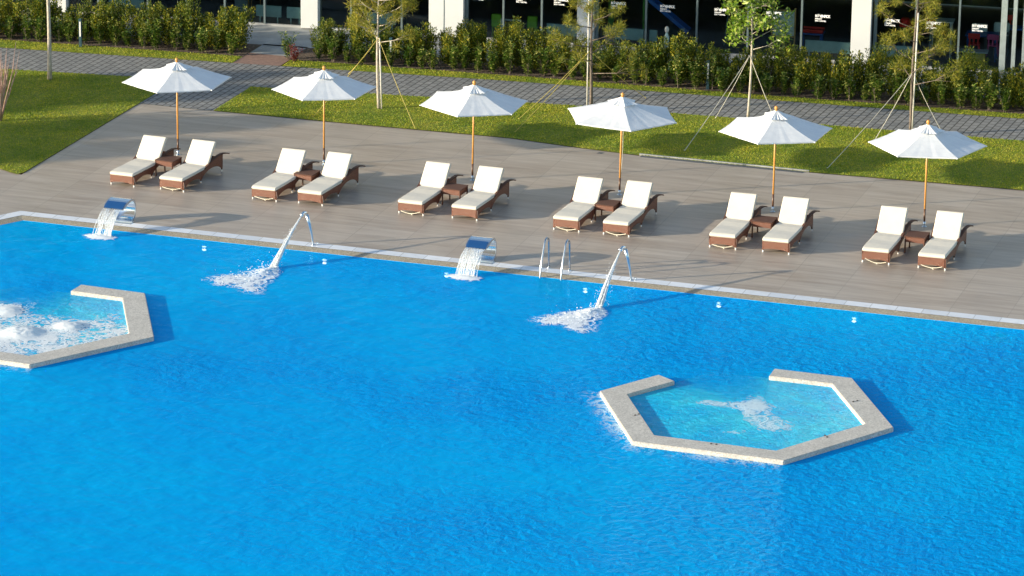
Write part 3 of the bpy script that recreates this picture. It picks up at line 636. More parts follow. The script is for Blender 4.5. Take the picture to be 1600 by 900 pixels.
# ------------------------------------------------------------------ sun lounger
def make_lounger():
    root = empty("sun_lounger"); HW = .325
    arch1 = [(y, .095 + .10 * math.sin(math.pi * (y - .04) / .93) ** .8) for y in np.linspace(.05, .96, 12)]
    arch2 = [(y, .095 + .17 * math.sin(math.pi * (y - 1.01) / 1.14) ** .7) for y in np.linspace(1.02, 2.14, 14)]
    bottom = [(0.0, .075), (.04, .075)] + arch1[1:] + [(1.0, .085)] + arch2[1:-1] + [(2.15, .10), (2.19, .10)]
    top = [(2.20, .50), (2.08, .525), (1.9, .53), (1.7, .49), (1.5, .425), (1.3, .35), (1.1, .315), (0, .305)]
    for s in (-1, 1):
        bm = bmesh.new(); extrude_poly(bm, bottom + top, 'x', s * HW - .0175, s * HW + .0175)
        obj("side_panel", bm, M['wicker'], root)
        # arm rail
        bm = bmesh.new(); pr = [(1.18, .335, 0), (1.42, .42, .01), (1.66, .50, .03), (1.86, .545, .05), (2.04, .555, .07), (2.2, .53, .09), (2.33, .485, .10)]
        A = []
        for (y, z, off) in pr:
            xc = s * (HW + off); wd = .028 + .018 * (y - 1.2)
            A.append([bm.verts.new((xc - wd, y, z - .014)), bm.verts.new((xc + wd, y, z - .014)), bm.verts.new((xc + wd, y, z + .014)), bm.verts.new((xc - wd, y, z + .014))])
        for a, b in zip(A, A[1:]):
            for k in range(4): bm.faces.new((a[k], a[(k + 1) % 4], b[(k + 1) % 4], b[k]))
        bm.faces.new(A[0]); bm.faces.new(A[-1]); bmesh.ops.recalc_face_normals(bm, faces=bm.faces[:])
        obj("armrest", bm, M['dwicker'], root)
        for y in (.03, .985, 2.165):
            bm = bmesh.new(); tube(bm, [(s * HW, y, .30 if y < 2 else .45), (s * HW, y, .04)], .0205, 8); lg = obj("leg", bm, M['dwicker'], root)
            bm = bmesh.new(); tube(bm, [(s * HW, y, .055), (s * HW, y, 0)], [.0215, .018], 8); obj("foot_cap", bm, M['white'], lg)
    fp = [(-HW + .016, .305), (-HW + .016, .075)] + [(x, .08 + .035 * math.cos(math.pi * x / (2 * HW))) for x in np.linspace(-HW + .05, HW - .05, 9)] + [(HW - .016, .075), (HW - .016, .305)]
    bm = bmesh.new(); extrude_poly(bm, fp, 'y', -.012, .02); obj("foot_panel", bm, M['wicker'], root)
    bm = bmesh.new(); box(bm, (0, 2.17, .28), (2 * HW - .04, .03, .26)); obj("rear_panel", bm, M['wicker'], root)
    bm = bmesh.new(); box(bm, (0, .72, .27), (2 * HW - .04, 1.4, .02)); obj("seat_frame", bm, M['wicker'], root)
    bm = bmesh.new(); a = Vector((0, 1.36, .29)); b = Vector((0, 1.86, .86)); dd = (b - a).normalized(); ang = math.atan2(dd.z, dd.y)
    box(bm, (a + b) / 2 + Vector((0, .030, -.02)), (2 * HW - .06, (b - a).length, .025), Matrix.Rotation(ang, 3, 'X')); obj("backrest_frame", bm, M['dwicker'], root)
    # cushion : folded pad, rows across x, with soft edges
    pr = [(-.03, .305), (-.045, .33), (-.03, .37), (.03, .39), (.35, .392), (.7, .388), (1.05, .39), (1.30, .38), (1.345, .385), (1.50, .575), (1.67, .775), (1.80, .925), (1.835, .935), (1.875, .905), (1.865, .87), (1.72, .70), (1.52, .46), (1.47, .31), (1.45, .308), (.6, .308), (0, .308)]
    bm = bmesh.new(); xs = [-HW - .005, -HW + .012, -.2, 0, .2, HW - .012, HW + .005]; rows = []
    cy = sum(p[0] for p in pr) / len(pr)
    for j, x in enumerate(xs):
        ins = .012 if j in (0, len(xs) - 1) else 0; row = []
        for k, (y, z) in enumerate(pr):
            a = pr[k - 1]; b = pr[(k + 1) % len(pr)]; t = Vector((b[0] - a[0], b[1] - a[1])).normalized(); nrm = Vector((t.y, -t.x))
            row.append(bm.verts.new((x, y + nrm.x * ins, z + nrm.y * ins + (.006 * math.sin(7 * y + 3 * x) if 0 < j < len(xs) - 1 else 0))))
        rows.append(row)
    n = len(pr)
    for a, b in zip(rows, rows[1:]):
        for k in range(n): bm.faces.new((a[k], a[(k + 1) % n], b[(k + 1) % n], b[k]))
    for row in (rows[0], rows[-1]):
        f = bm.faces.new(row)
    bmesh.ops.triangulate(bm, faces=[f for f in bm.faces if len(f.verts) > 4])
    bmesh.ops.recalc_face_normals(bm, faces=bm.faces[:])
    obj("cushion", bm, M['cushion'], root)
    return root
dw = simple("dark_wicker", (.09, .036, .022), .65, var=.25, scale=30); M['dwicker'] = dw
lounger0 = make_lounger()
ORD = ['first', 'second', 'third', 'fourth', 'fifth', 'sixth']
spots = []   # (x of left leg front, y, angle)
LFX = [(-.48, -3.54, 4.6, .88, -3.52, 4.6), (3.40, -3.52, 3.5, 4.62, -3.46, 4.0), (7.28, -3.40, 3, 8.68, -3.36, 3), (11.35, -3.42, 2, 12.62, -3.38, 2), (15.36, -3.50, 1, 16.68, -3.45, 1), (19.15, -3.42, .6, 20.52, -3.40, 1)]
RIB = [(0, 1), (1, 0), (1, 0), (1, 1), (1, 0), (1, 1)]
def ribbon(o, kind, i):
    bm = bmesh.new(); rnd = random.Random(i * 3 + kind)
    d = rnd.uniform(.05, .085); sk = rnd.uniform(-.05, .05)
    pts = [(x, .03, .095 - d * (1 - ((x + sk) / .28) ** 2) * .9 + .01) for x in np.linspace(-.26, .26, 11)]
    A = [(bm.verts.new((p[0], -.018, max(.012, p[2]) - .009)), bm.verts.new((p[0], -.02, max(.012, p[2]) + .009))) for p in pts]
    for a, b in zip(A, A[1:]): bm.faces.new((a[0], b[0], b[1], a[1]))
    c = pts[5]
    for q in (-1, 1):
        a = Vector((c[0], -.022, max(.014, c[2]))); b = a + Vector((q * .05, -.01, -.035)); b.z = max(b.z, .006)
        f = [bm.verts.new(a + Vector((0, 0, .01))), bm.verts.new(b + Vector((.008, 0, .006))), bm.verts.new(b + Vector((-.008, 0, -.004))), bm.verts.new(a - Vector((0, 0, .008)))]
        bm.faces.new(f)
    obj("tie_ribbon", bm, M['strap'], o)
def side_tie(o, s):
    bm = bmesh.new(); pts = [(s * .348, -.02, .29), (s * .352, .0, .22), (s * .352, .03, .15), (s * .35, .05, .10)]
    A = [(bm.verts.new((p[0], p[1] - .009, p[2])), bm.verts.new((p[0], p[1] + .009, p[2]))) for p in pts]
    for a, b in zip(A, A[1:]): bm.faces.new((a[0], b[0], b[1], a[1]))
    obj("side_tie", bm, M['strap'], o)
first = True; kids0 = children(lounger0)
places = []
for i, (xa, ya, aa, xb, yb, ab) in enumerate(LFX):
    for j, (x, y, a) in enumerate(((xa, ya, aa), (xb, yb, ab))):
        o = lounger0 if first else copy_tree(lounger0, None, kids0); first = False
        o.rotation_euler = (0, 0, -R(a)); c, s = math.cos(-R(a)), math.sin(-R(a)); o.location = (x + .325 * c, y + .325 * s + .0, 0)
        o.scale = (1, 1, [.93, .95, .95, .965, .98, 1.0][i] * (1 + .012 * (j - .5)))
        side = 'left' if j == 0 else 'right'
        tag(o, 'cream cushioned brown wicker sun lounger, %s one of the %s pair from the left' % (side, ORD[i] if i < 5 else 'last'), 'sun lounger', 'sun loungers in pairs on the deck')
        places.append((o, i, j))
for o, i, j in places:
    if RIB[i][j]: ribbon(o, j, i)
    if (i, j) not in ((2, 0), (3, 1)): side_tie(o, 1)
    if (i, j) in ((0, 1), (4, 0), (5, 0)): side_tie(o, -1)

# ------------------------------------------------------------------ side tables
def make_table():
    root = empty("side_table")
    bm = bmesh.new(); box(bm, (0, 0, .42), (.52, .54, .025), None, .006); obj("table_top", bm, M['dwicker'], root)
    bm = bmesh.new()
    for s, ax in ((-1, 0), (1, 0), (-1, 1), (1, 1)):
        box(bm, ((s * .235, 0, .345) if ax == 0 else (0, s * .245, .345)), ((.02, .47, .125) if ax == 0 else (.45, .02, .125)))
    obj("apron", bm, M['wicker'], root)
    for sx in (-1, 1):
        for sy in (-1, 1):
            bm = bmesh.new(); tube(bm, [(sx * .235, sy * .245, .40), (sx * .235, sy * .245, 0)], .02, 8); obj("leg", bm, M['dwicker'], root)
    return root
tb = make_table(); tk = children(tb)
TX = [(.53, -2.16, 4.6), (4.33, -2.10, 3.5), (8.30, -2.06, 3), (12.32, -2.06, 2), (16.36, -2.1, 1), (20.18, -2.06, .6)]
for i, (x, y, a) in enumerate(TX):
    o = tb if i == 0 else copy_tree(tb, None, tk); o.location = (x, y, 0); o.rotation_euler = (0, 0, -R(a))
    tag(o, 'low brown wicker side table between the %s pair of loungers from the left' % (ORD[i] if i < 5 else 'last'), 'side table', 'wicker side tables')

# ------------------------------------------------------------------ parasols
def make_parasol(rot, seed, rad=1.42, opened=0):
    rnd = random.Random(seed); root = empty("parasol")
    bm = bmesh.new(); tube(bm, [(0, 0, .05), (0, 0, 2.55)], .024, 12); obj("pole", bm, M['teak'], root, True)
    bm = bmesh.new(); tube(bm, [(0, 0, .06), (0, 0, .45)], .0255, 12); obj("pole_foot", bm, M['darkwood'], root, True)
    bm = bmesh.new(); bmesh.ops.create_uvsphere(bm, u_segments=14, v_segments=10, radius=.048, matrix=Matrix.Translation((0, 0, 2.64)) @ Matrix.Diagonal((1, 1, 1.05, 1))); tube(bm, [(0, 0, 2.53), (0, 0, 2.60)], [.05, .035], 12)
    obj("finial", bm, M['teak'], root, True)
    bm = bmesh.new(); tube(bm, [(0, 0, .003), (0, 0, .015)], [.07, .06], 20); tube(bm, [(0, 0, .01), (0, 0, .13)], [.033, .033], 12); obj("ground_socket", bm, M['steelb'], root, True)
    rz, az = 2.10, 2.52
    def cone(bm, r0, z0, r1, z1, sag, scal, nr=7, ns=10, wr=.003):
        rows = []
        for i in range(nr + 1):
            t = i / nr; row = []
            for k in range(6 * ns):
                a = rot + 2 * math.pi * k / (6 * ns); ph = (k % ns) / ns
                hexr = math.cos(math.pi / 6) / math.cos((ph - .5) * math.pi / 3)
                r = r0 + (r1 - r0) * t; rr_ = r * hexr * (1 - scal * t * math.sin(math.pi * ph))
                z = z0 + (z1 - z0) * t - sag * math.sin(math.pi * t) * 1.0 - .010 * t * math.sin(math.pi * ph)
                z += wr * math.sin(k * 2.3 + seed) * t * math.sin(math.pi * ph)
                row.append(bm.verts.new((rr_ * math.cos(a), rr_ * math.sin(a), z)))
            rows.append(row)
        N = 6 * ns
        for A, B in zip(rows, rows[1:]):
            for k in range(N): bm.faces.new((A[k], A[(k + 1) % N], B[(k + 1) % N], B[k]))
        return rows
    bm = bmesh.new(); rows = cone(bm, .24, az - .10, rad, rz, .03, .012)
    # hem
    N = len(rows[-1]); low = [bm.verts.new(v.co + Vector((0, 0, -.03))) for v in rows[-1]]
    for k in range(N): bm.faces.new((rows[-1][k], rows[-1][(k + 1) % N], low[(k + 1) % N], low[k]))
    obj("canopy", bm, M['canvas'], root)
    bm = bmesh.new(); cone(bm, .035, az + .060, .42, az - .085, .012, .14, 5, 10, .012); obj("vent_cap", bm, M['canvas'], root)
    for k in range(6):
        a = rot + k * math.pi / 3
        d = Vector((math.cos(a), math.sin(a), 0))
        bm = bmesh.new(); tube(bm, [d * .03 + Vector((0, 0, az - .03)), d * rad * .5 + Vector((0, 0, (az + rz) / 2 - .085)), d * (rad * .985) + Vector((0, 0, rz - .02))], .011, 6)
        rb = obj("rib", bm, M['teak'], root)
        bm = bmesh.new(); tube(bm, [d * .035 + Vector((0, 0, 1.92)), d * rad * .5 + Vector((0, 0, (az + rz) / 2 - .10))], .009, 6); obj("strut", bm, M['teak'], rb)
        bm = bmesh.new(); bmesh.ops.create_icosphere(bm, subdivisions=1, radius=.022, matrix=Matrix.Translation(d * (rad + .004) + Vector((0, 0, rz - .02)))); obj("rib_tip", bm, M['white'], rb)
    bm = bmesh.new(); tube(bm, [(0, 0, 1.86), (0, 0, 1.95)], .045, 12); obj("hub", bm, M['teak'], root)
    if opened:
        bm = bmesh.new(); tube(bm, [(.05, -.02, 1.9), (.055, -.015, 1.2), (.03, -.0, .5)], .007, 5); obj("pull_cord", bm, M['ropew'], root)
    return root
PX = [(.03, -.35, 0, -.35, 31.8, 1.42), (3.94, .13, 0, 0, 26.6, 1.34), (8.04, .08, .02, 0, 31.5, 1.40), (11.98, .12, .015, 0, 55.3, 1.46), (16.03, .02, 0, 0, 26.9, 1.43), (19.90, .06, 0, 0, 12.3, 1.44)]
for i, (x, y, tx, ty, rt, rd) in enumerate(PX):
    o = make_parasol(R(rt), i + 1, rd, i == 3); o.location = (x, y, 0); o.rotation_euler = (0, R(.8 * [0, .3, .9, .9, .2, -.3][i]), 0)
    s = [.975, .985, .985, 1.0, 1.02, 1.02][i]; o.scale = (1, 1, s)
    tag(o, 'white hexagonal canvas parasol on a teak pole, %s from the left' % (ORD[i] if i < 5 else 'last, rightmost'), 'parasol', 'white parasols behind the loungers')

# ------------------------------------------------------------------ building
FA = math.atan(.1); FO = Vector((-2.06, 13.87, 0)); FU = Vector((math.cos(FA), math.sin(FA), 0)); FN = Vector((math.sin(FA), -math.cos(FA), 0))
bld = empty("glass_building", FO, FA); tag(bld, 'long glass fronted building with white pillars behind the hedge', 'building')
# local coords : x = s along facade, y = inward depth
H = 3.4; S0, S1 = -18.0, 32.0
def bpart(name, boxes, mat, bevel=0):
    bm = bmesh.new()
    for c, s in boxes: box(bm, c, s, None, bevel)
    return obj(name, bm, mat, bld)
bpart("interior_floor", [(((S0 + S1) / 2, 4.0, -.02), (S1 - S0, 8.0, .10))], M['rug'])
bpart("back_wall", [(((S0 + S1) / 2, 7.95, H / 2 + .05), (S1 - S0, .2, H - .04))], M['dark'])
for s in (S0, S1): bpart("end_wall", [((s, 4.0, H / 2 + .05), (.25, 8.0, H - .04))], M['stucco'])
bpart("ceiling_slab", [(((S0 + S1) / 2, 3.7, H + .25), (S1 - S0 + .3, 9.4, .4))], M['stucco'])
bpart("upper_wall", [(((S0 + S1) / 2, 4.0, H + 2.1), (S1 - S0, 7.9, 3.28))], M['stucco'])
bpart("sill", [(((S0 + S1) / 2, .02, .02), (S1 - S0, .14, .085))], M['concrete'])
for s in np.arange(S0 + 2, S1 - 1, 3.1):
    bm = bmesh.new(); box(bm, (s, .03, H + 2.2), (1.5, .12, 1.5)); wn = obj("window", bm, M['frame'], bld)
    bm = bmesh.new(); box(bm, (s, -.02, H + 2.2), (1.36, .04, 1.36)); obj("pane", bm, M['glass'], wn)
pill = [(-7.45, .5), (.36, .52), (4.52, 1.04), (8.69, .49), (16.76, .56), (-14.5, .6), (25.5, .6)]
for s, wd in pill: bpart("pillar", [((s, -.02, H / 2 + .035), (wd, .42, H - .035))], M['stucco'], .006)
bm = bmesh.new(); box(bm, (4.46, -.2325, H / 2), (.025, .006, H - .1)); obj("pillar_joint", bm, M['frame'], bld)
mull = [-13, -11.6, -10.2, -8.8, -6.25, -4.7, -3.5, -2.3, -1.07, 1.59, 3.13, 5.10, 6.2, 7.35, 9.0, 10.45, 11.95, 13.45, 15.01, 17.15, 18.3, 19.55]
for s in mull: bpart("mullion", [((s, .0, H / 2 + .06), (.055 if s not in (5.10, 9.0, 17.15) else .09, .10, H - .02))], M['frame'])
for s, wd in ((20.82, .17), (21.13, .11), (21.42, .10), (23.0, .08), (24.2, .08), (27, .08), (28.5, .08), (30, .08)): bpart("mullion", [((s, .0, H / 2 + .06), (wd, .16, H - .02))], M['lframe'])
edges = sorted([(s, .03) for s in mull] + [(s, w_ / 2) for s, w_ in pill] + [(s, .05) for s in (20.82, 21.13, 21.42, 23, 24.2, 27, 28.5, 30)] + [(S0, .12), (S1, .12)])
for (a, wa), (b, wb) in zip(edges, edges[1:]):
    x0, x1 = a + wa, b - wb
    if x1 - x0 > .12: bpart("glass_pane", [(((x0 + x1) / 2, .03, H / 2 + .06), (x1 - x0, .012, H - .03))], M['glass'])
bpart("transom", [(((x0_ + x1_) / 2, .0, 2.55), (x1_ - x0_, .05, .05)) for x0_, x1_ in ((-7.1, .1), (.63, 4.0), (5.05, 8.43), (8.95, 16.47), (17.05, 20.7))], M['frame'])

def text(body, size, parent, loc, bold=True):
    cu = bpy.data.curves.new("letters", 'FONT'); cu.body = body; cu.size = size; cu.extrude = .002; cu.offset = .006 * size / .1 if bold else .002
    cu.space_character = .92
    o = bpy.data.objects.new("letters", cu); COL.objects.link(o)
    dg = bpy.context.evaluated_depsgraph_get(); me = bpy.data.meshes.new_from_object(o.evaluated_get(dg)); bpy.data.objects.remove(o)
    xs = [v.co.x for v in me.vertices]; wd = max(xs) - min(xs)
    me.name = "lettering"; t = objm("lettering", me, M['letter'], parent)
    t.rotation_euler = (R(90), 0, 0); t.location = loc; return t, wd
for s in (5.28, 6.58, 7.71, 9.41, 10.86, 12.46, 13.98, 15.40, 17.41, 18.60, 19.92, 21.50, 1.9, -.7):
    t, wd = text("MÖVENPICK", .10, bld, (s, -.022, 1.31)); t.scale = (.44 / wd, 1.05, 1)
    t, wd = text("RESORT", .05, bld, (s, -.022, 1.245)); t.scale = (.20 / wd, 1, 1)
    t, wd = text("SPA & HOTEL", .05, bld, (s, -.022, 1.185)); t.scale = (.32 / wd, 1, 1)

def floc(s, d, z=.03): return FO + FU * s - FN * d + Vector((0, 0, z))
def radiator(s0, s1, label):
    root = empty("radiator", floc((s0 + s1) / 2, .22), FA); L = s1 - s0; tag(root, label, 'radiator', 'low pale radiators behind the glass')
    bm = bmesh.new(); box(bm, (0, 0, .36), (L, .07, .34), None, .008); k = -L / 2 + .04
    while k < L / 2 - .03:
        box(bm, (k, -.038, .36), (.022, .012, .30)); k += .05
    obj("panel", bm, M['rad'], root)
    for s in (-1, 1):
        bm = bmesh.new(); box(bm, (s * (L / 2 - .12), .0, .095), (.03, .04, .19)); obj("leg", bm, M['rad'], root)
for a, b, lb in ((-1.4, -.62, 'short pale radiator behind the glass left of the entrance pillar'), (-.45, .05, 'pale radiator ending at the narrow white pillar by the entrance'), (2.0, 2.9, 'pale radiator between the entrance pillar and the wide white pillar'),
                 (7.45, 8.4, 'pale radiator just left of the pillar behind the tall pine'), (9.5, 10.35, 'pale radiator just right of the pillar behind the tall pine'), (10.52, 10.75, 'stub of pale radiator beside the blue slide'), (15.1, 16.42, 'long pale radiator left of the right hand pillar'), (17.25, 18.2, 'pale radiator right of the right hand pillar'), (-6.0, -4.9, 'pale radiator at the far left of the glass front')):
    radiator(a, b, lb)
def kids_chair(s, d, mat, label, z=.03, rz=0, sc=1.0, up=0):
    root = empty("kids_chair", floc(s, d, z), FA + rz); tag(root, label, 'chair'); root.scale = (sc, sc, sc)
    bm = bmesh.new(); box(bm, (0, 0, .30), (.32, .30, .035), None, .012, 2); obj("seat", bm, mat, root)
    bm = bmesh.new(); box(bm, (0, -.14, .56), (.34, .03, .16), None, .012, 2)
    for x in (-.12, 0, .12): box(bm, (x, -.14, .40), (.05, .028, .20), None, .008)
    obj("backrest", bm, mat, root)
    for sx in (-1, 1):
        for sy in (-1, 1):
            bm = bmesh.new(); tube(bm, [(sx * .13, sy * .12, .29), (sx * .16, sy * .15, 0)], [.022, .017], 8); obj("leg", bm, mat, root)
    return root
kids_chair(19.93, .75, M['red'], 'red plastic kids chair behind the yellow box', .33)
kids_chair(20.47, .75, M['pink'], 'pink plastic kids chair beside the pale steel post', .33)
kids_chair(20.75, 2.6, M['red'], 'bright red kids chair standing deep in the room at upper right', .5, .3)
kids_chair(18.0, 1.6, M['red'], 'red kids chair behind the rightmost pine', .3)
def table(s, d, L, Wd, h, mat, label, name="low_table"):
    root = empty(name, floc(s, d), FA); tag(root, label, 'table')
    bm = bmesh.new(); box(bm, (0, 0, h), (L, Wd, .04), None, .01, 2); obj("table_top", bm, mat, root)
    for sx in (-1, 1):
        for sy in (-1, 1):
            bm = bmesh.new(); tube(bm, [(sx * (L / 2 - .08), sy * (Wd / 2 - .08), h - .02), (sx * (L / 2 - .06), sy * (Wd / 2 - .06), 0)], [.028, .022], 8); obj("leg", bm, mat, root)
table(20.1, 1.35, .95, .6, .75, M['blue'], 'blue low kids table behind the red and pink chairs')
table(20.9, 2.2, .8, .5, .8, M['blue'], 'second blue kids table beside the pale steel posts')
table(15.2, .95, .7, .5, .58, M['blue'], 'blue play table with a red top tray by the easel')
table(18.9, 1.5, .7, .5, 1.05, M['board'], 'pale table behind the glass right of the right hand pillar')
bm = bmesh.new(); box(bm, (0, 0, .03), (.66, .42, .06), None, .015); box(bm, (0, -.19, .08), (.66, .03, .05)); box(bm, (0, .19, .08), (.66, .03, .05))
o = obj("toy_tray", bm, M['red']); o.location = floc(15.2, .95, .635); o.rotation_euler = (0, 0, FA); tag(o, 'red toy tray on the blue play table', 'tray')
root = empty("storage_box", floc(19.98, .32), FA); tag(root, 'bright yellow storage box with a pale top shelf behind the hedge', 'box')
bm = bmesh.new(); box(bm, (0, 0, .26), (.66, .34, .44), None, .012); obj("body", bm, M['yellow'], root)
bm = bmesh.new(); box(bm, (0, 0, .495), (.80, .40, .025)); obj("top_board", bm, M['board'], root)
for s, d, z, lb in ((19.98, 1.6, .98, 'pale rounded chair back rising behind the red kids chair'), (20.6, 1.9, .98, 'grey rounded chair back behind the pink kids chair')):
    root = empty("shell_chair", floc(s, d), FA); tag(root, lb, 'chair')
    bm = bmesh.new(); box(bm, (0, 0, .86), (.46, .04, .28), None, .06, 3); obj("backrest", bm, M['board'], root)
    bm = bmesh.new(); box(bm, (0, .2, .62), (.42, .40, .04), None, .02, 2); obj("seat", bm, M['board'], root)
    for sx in (-1, 1):
        for sy in (0, 1):
            bm = bmesh.new(); tube(bm, [(sx * .17, sy * .36 + .02, .61), (sx * .2, sy * .4, 0)], .014, 6); obj("leg", bm, M['frame'], root)
root = empty("easel", floc(14.42, .45), FA); tag(root, 'wooden easel with a blank white board behind the glass', 'easel')
bm = bmesh.new(); box(bm, (0, 0, .92), (.62, .02, .72)); obj("board", bm, M['board'], root)
bm = bmesh.new()
for s in (-1, 1): box(bm, (s * .335, -.01, .72), (.045, .04, 1.34))
for z in (1.30, .54): box(bm, (0, -.01, z), (.622, .04, .05))
obj("easel_frame", bm, M['pinewood'], root)
bm = bmesh.new(); box(bm, (0, .3, .6), (.05, .03, 1.3), Matrix.Rotation(R(-22), 3, 'X')); obj("rear_leg", bm, M['pinewood'], root)
root = empty("slide", floc(10.8, .8), FA); tag(root, 'blue plastic toy slide behind the glass', 'slide')
bm = bmesh.new(); a, b = Vector((-.55, .1, 1.35)), Vector((.75, .1, .35)); d = (b - a); rot = Matrix.Rotation(-math.atan2(-d.z, d.x) * -1, 3, 'Y')
box(bm, (a + b) / 2, (d.length, .34, .03), rot); box(bm, (a + b) / 2 + Vector((.02, -.18, .05)), (d.length, .03, .12), rot); box(bm, (a + b) / 2 + Vector((.02, .18, .05)), (d.length, .03, .12), rot); obj("chute", bm, M['blue'], root)
for s in (-1, 1):
    bm = bmesh.new(); box(bm, (-.56, .1 + s * .17, .66), (.05, .04, 1.34)); obj("post", bm, M['green'], root)
root = empty("rocking_toy", floc(12.97, .9), FA); tag(root, 'orange oval rocking toy behind the glass beside the magnolia', 'toy')
bm = bmesh.new(); bmesh.ops.create_uvsphere(bm, u_segments=20, v_segments=12, radius=1, matrix=Matrix.Translation((0, 0, 1.12)) @ Matrix.Rotation(R(6), 4, 'Y') @ Matrix.Diagonal((.42, .22, .095, 1))); obj("body", bm, M['orange'], root, True)
for s in (-.25, .25):
    bm = bmesh.new(); tube(bm, [(s, 0, 1.1), (s * 1.4, 0, 0)], .02, 6); obj("leg", bm, M['frame'], root)
root = empty("play_panel", floc(9.28, .7), FA); tag(root, 'tall green climbing panel with a blue foot behind the glass', 'toy')
bm = bmesh.new(); box(bm, (0, 0, 1.05), (.17, .10, 1.2), None, .02, 2); obj("panel", bm, M['green'], root)
bm = bmesh.new(); box(bm, (-.02, 0, .22), (.36, .3, .44), None, .02, 2); obj("foot", bm, M['blue'], root)
for s, lb in ((5.92, 'lime green kids chair with a tall slotted back behind the glass'), (7.0, 'green kids chair with a rounded back left of a grey mullion')):
    root = empty("kids_chair", floc(s, .32), FA); tag(root, lb, 'chair')
    bm = bmesh.new(); box(bm, (0, 0, .50), (.30, .03, .38), None, .05, 3); obj("backrest", bm, M['lime'], root)
    bm = bmesh.new(); box(bm, (0, .15, .28), (.30, .28, .03), None, .01); obj("seat", bm, M['lime'], root)
    for sx in (-1, 1):
        for sy in (0, 1):
            bm = bmesh.new(); tube(bm, [(sx * .12, .03 + sy * .24, .28), (sx * .13, .02 + sy * .27, 0)], .016, 6); obj("leg", bm, M['lime'], root)
root = empty("frame_stand", floc(6.36, .30), FA); tag(root, 'thin pale rectangular frame stand between two green kids chairs', 'stand')
bm = bmesh.new()
for s in (-1, 1): box(bm, (s * .29, 0, .28), (.04, .03, .56))
box(bm, (0, 0, .54), (.54, .03, .04)); obj("frame", bm, M['board'], root)
root = empty("ornament", FO + FU * 11.13 + FN * .35 + Vector((0, 0, .0)), FA); tag(root, 'small lamp like ornament with a cream egg shaped head on a pale blue body', 'ornament')
bm = bmesh.new(); bmesh.ops.create_uvsphere(bm, u_segments=16, v_segments=10, radius=1, matrix=Matrix.Translation((0, 0, .74)) @ Matrix.Diagonal((.065, .065, .10, 1))); obj("head", bm, M['cushion'], root, True)
bm = bmesh.new(); tube(bm, [(0, 0, .66), (0, 0, .60), (0, 0, .5), (0, 0, .40), (0, 0, 0)], [.03, .045, .08, .07, .05], 14); obj("body", bm, M['rad'], root, True)
root = empty("shell_chair", floc(-1.6, .9), FA); tag(root, 'beige shell chair on thin legs at the top left behind the glass', 'chair')
bm = bmesh.new(); box(bm, (0, 0, .62), (.46, .44, .05), None, .02, 2); obj("seat", bm, M['beige'], root)
bm = bmesh.new(); box(bm, (.22, 0, .82), (.05, .42, .42), None, .02, 2); obj("backrest", bm, M['beige'], root)
for sx in (-1, 1):
    for sy in (-1, 1):
        bm = bmesh.new(); tube(bm, [(sx * .18, sy * .17, .6), (sx * .22, sy * .2, 0)], .012, 6); obj("leg", bm, M['pinewood'], root)
root = empty("cushion_seat", floc(-2.1, 1.2), FA); tag(root, 'dark red upholstered seat beside the beige shell chair', 'seat')
bm = bmesh.new(); box(bm, (0, 0, .62), (.5, .5, .26), None, .05, 3); obj("seat", bm, M['red'], root)
bm = bmesh.new(); box(bm, (0, 0, .24), (.4, .4, .49)); obj("base", bm, M['frame'], root)
for s, lb in ((18.65, 'red hanging bag shape behind the leftmost lettering right of the pillar'), (17.9, 'red cloth cover behind the foliage of the rightmost pine')):
    root = empty("stool", floc(s, .9), FA); tag(root, 'red padded stool %s' % ('nearer the grey mullion' if s > 18 else 'nearer the right hand pillar'), 'stool', 'red stools')
    bm = bmesh.new(); tube(bm, [(0, 0, .95), (0, 0, 1.12), (0, 0, 1.2)], [.17, .17, .1], 16); obj("seat", bm, M['red'], root)
    bm = bmesh.new(); tube(bm, [(0, 0, 0), (0, 0, .96)], [.05, .04], 10); obj("post", bm, M['frame'], root)

# ------------------------------------------------------------------ vegetation
def quads(P, D, U, L, Wd):
    """leaf quads: base P, direction D, side U, length L, width W (kite)"""
    L = L[:, None]; Wd = Wd[:, None]
    V = np.stack([P, P + D * L * .45 + U * Wd, P + D * L, P + D * L * .45 - U * Wd], 1)
    return V.reshape(-1, 3)
def unit(v): return v / (np.linalg.norm(v, axis=1, keepdims=True) + 1e-9)
def veg_mesh(name, V): return mesh_arrays(name, V, np.arange(len(V)).reshape(-1, 4))
def conifer_bush(seed, h=1.2, r=.36, n=4600):
    g = np.random.default_rng(seed); ns = 26
    sp = np.c_[g.normal(0, r * .5, ns), g.normal(0, r * .42, ns)]; sh = h * (g.uniform(.62, 1.0, ns) - .35 * np.hypot(sp[:, 0], sp[:, 1]) / r * .4)
    k = g.integers(0, ns, n); t = g.uniform(.06, 1, n) ** .85
    z = sh[k] * t; rad = .13 * (1 - t * .75) + .02
    a = g.uniform(0, 2 * np.pi, n); q = rad * np.sqrt(g.uniform(.1, 1, n))
    P = np.c_[sp[k, 0] * (.55 + .6 * t) + q * np.cos(a), sp[k, 1] * (.55 + .6 * t) + q * np.sin(a), z]
    D = unit(np.c_[np.cos(a) * .7, np.sin(a) * .7, np.full(n, .9)] + g.normal(0, .35, (n, 3))); U = unit(np.cross(D, g.normal(0, 1, (n, 3))))
    return quads(P, D, U, g.uniform(.04, .095, n), g.uniform(.009, .018, n))
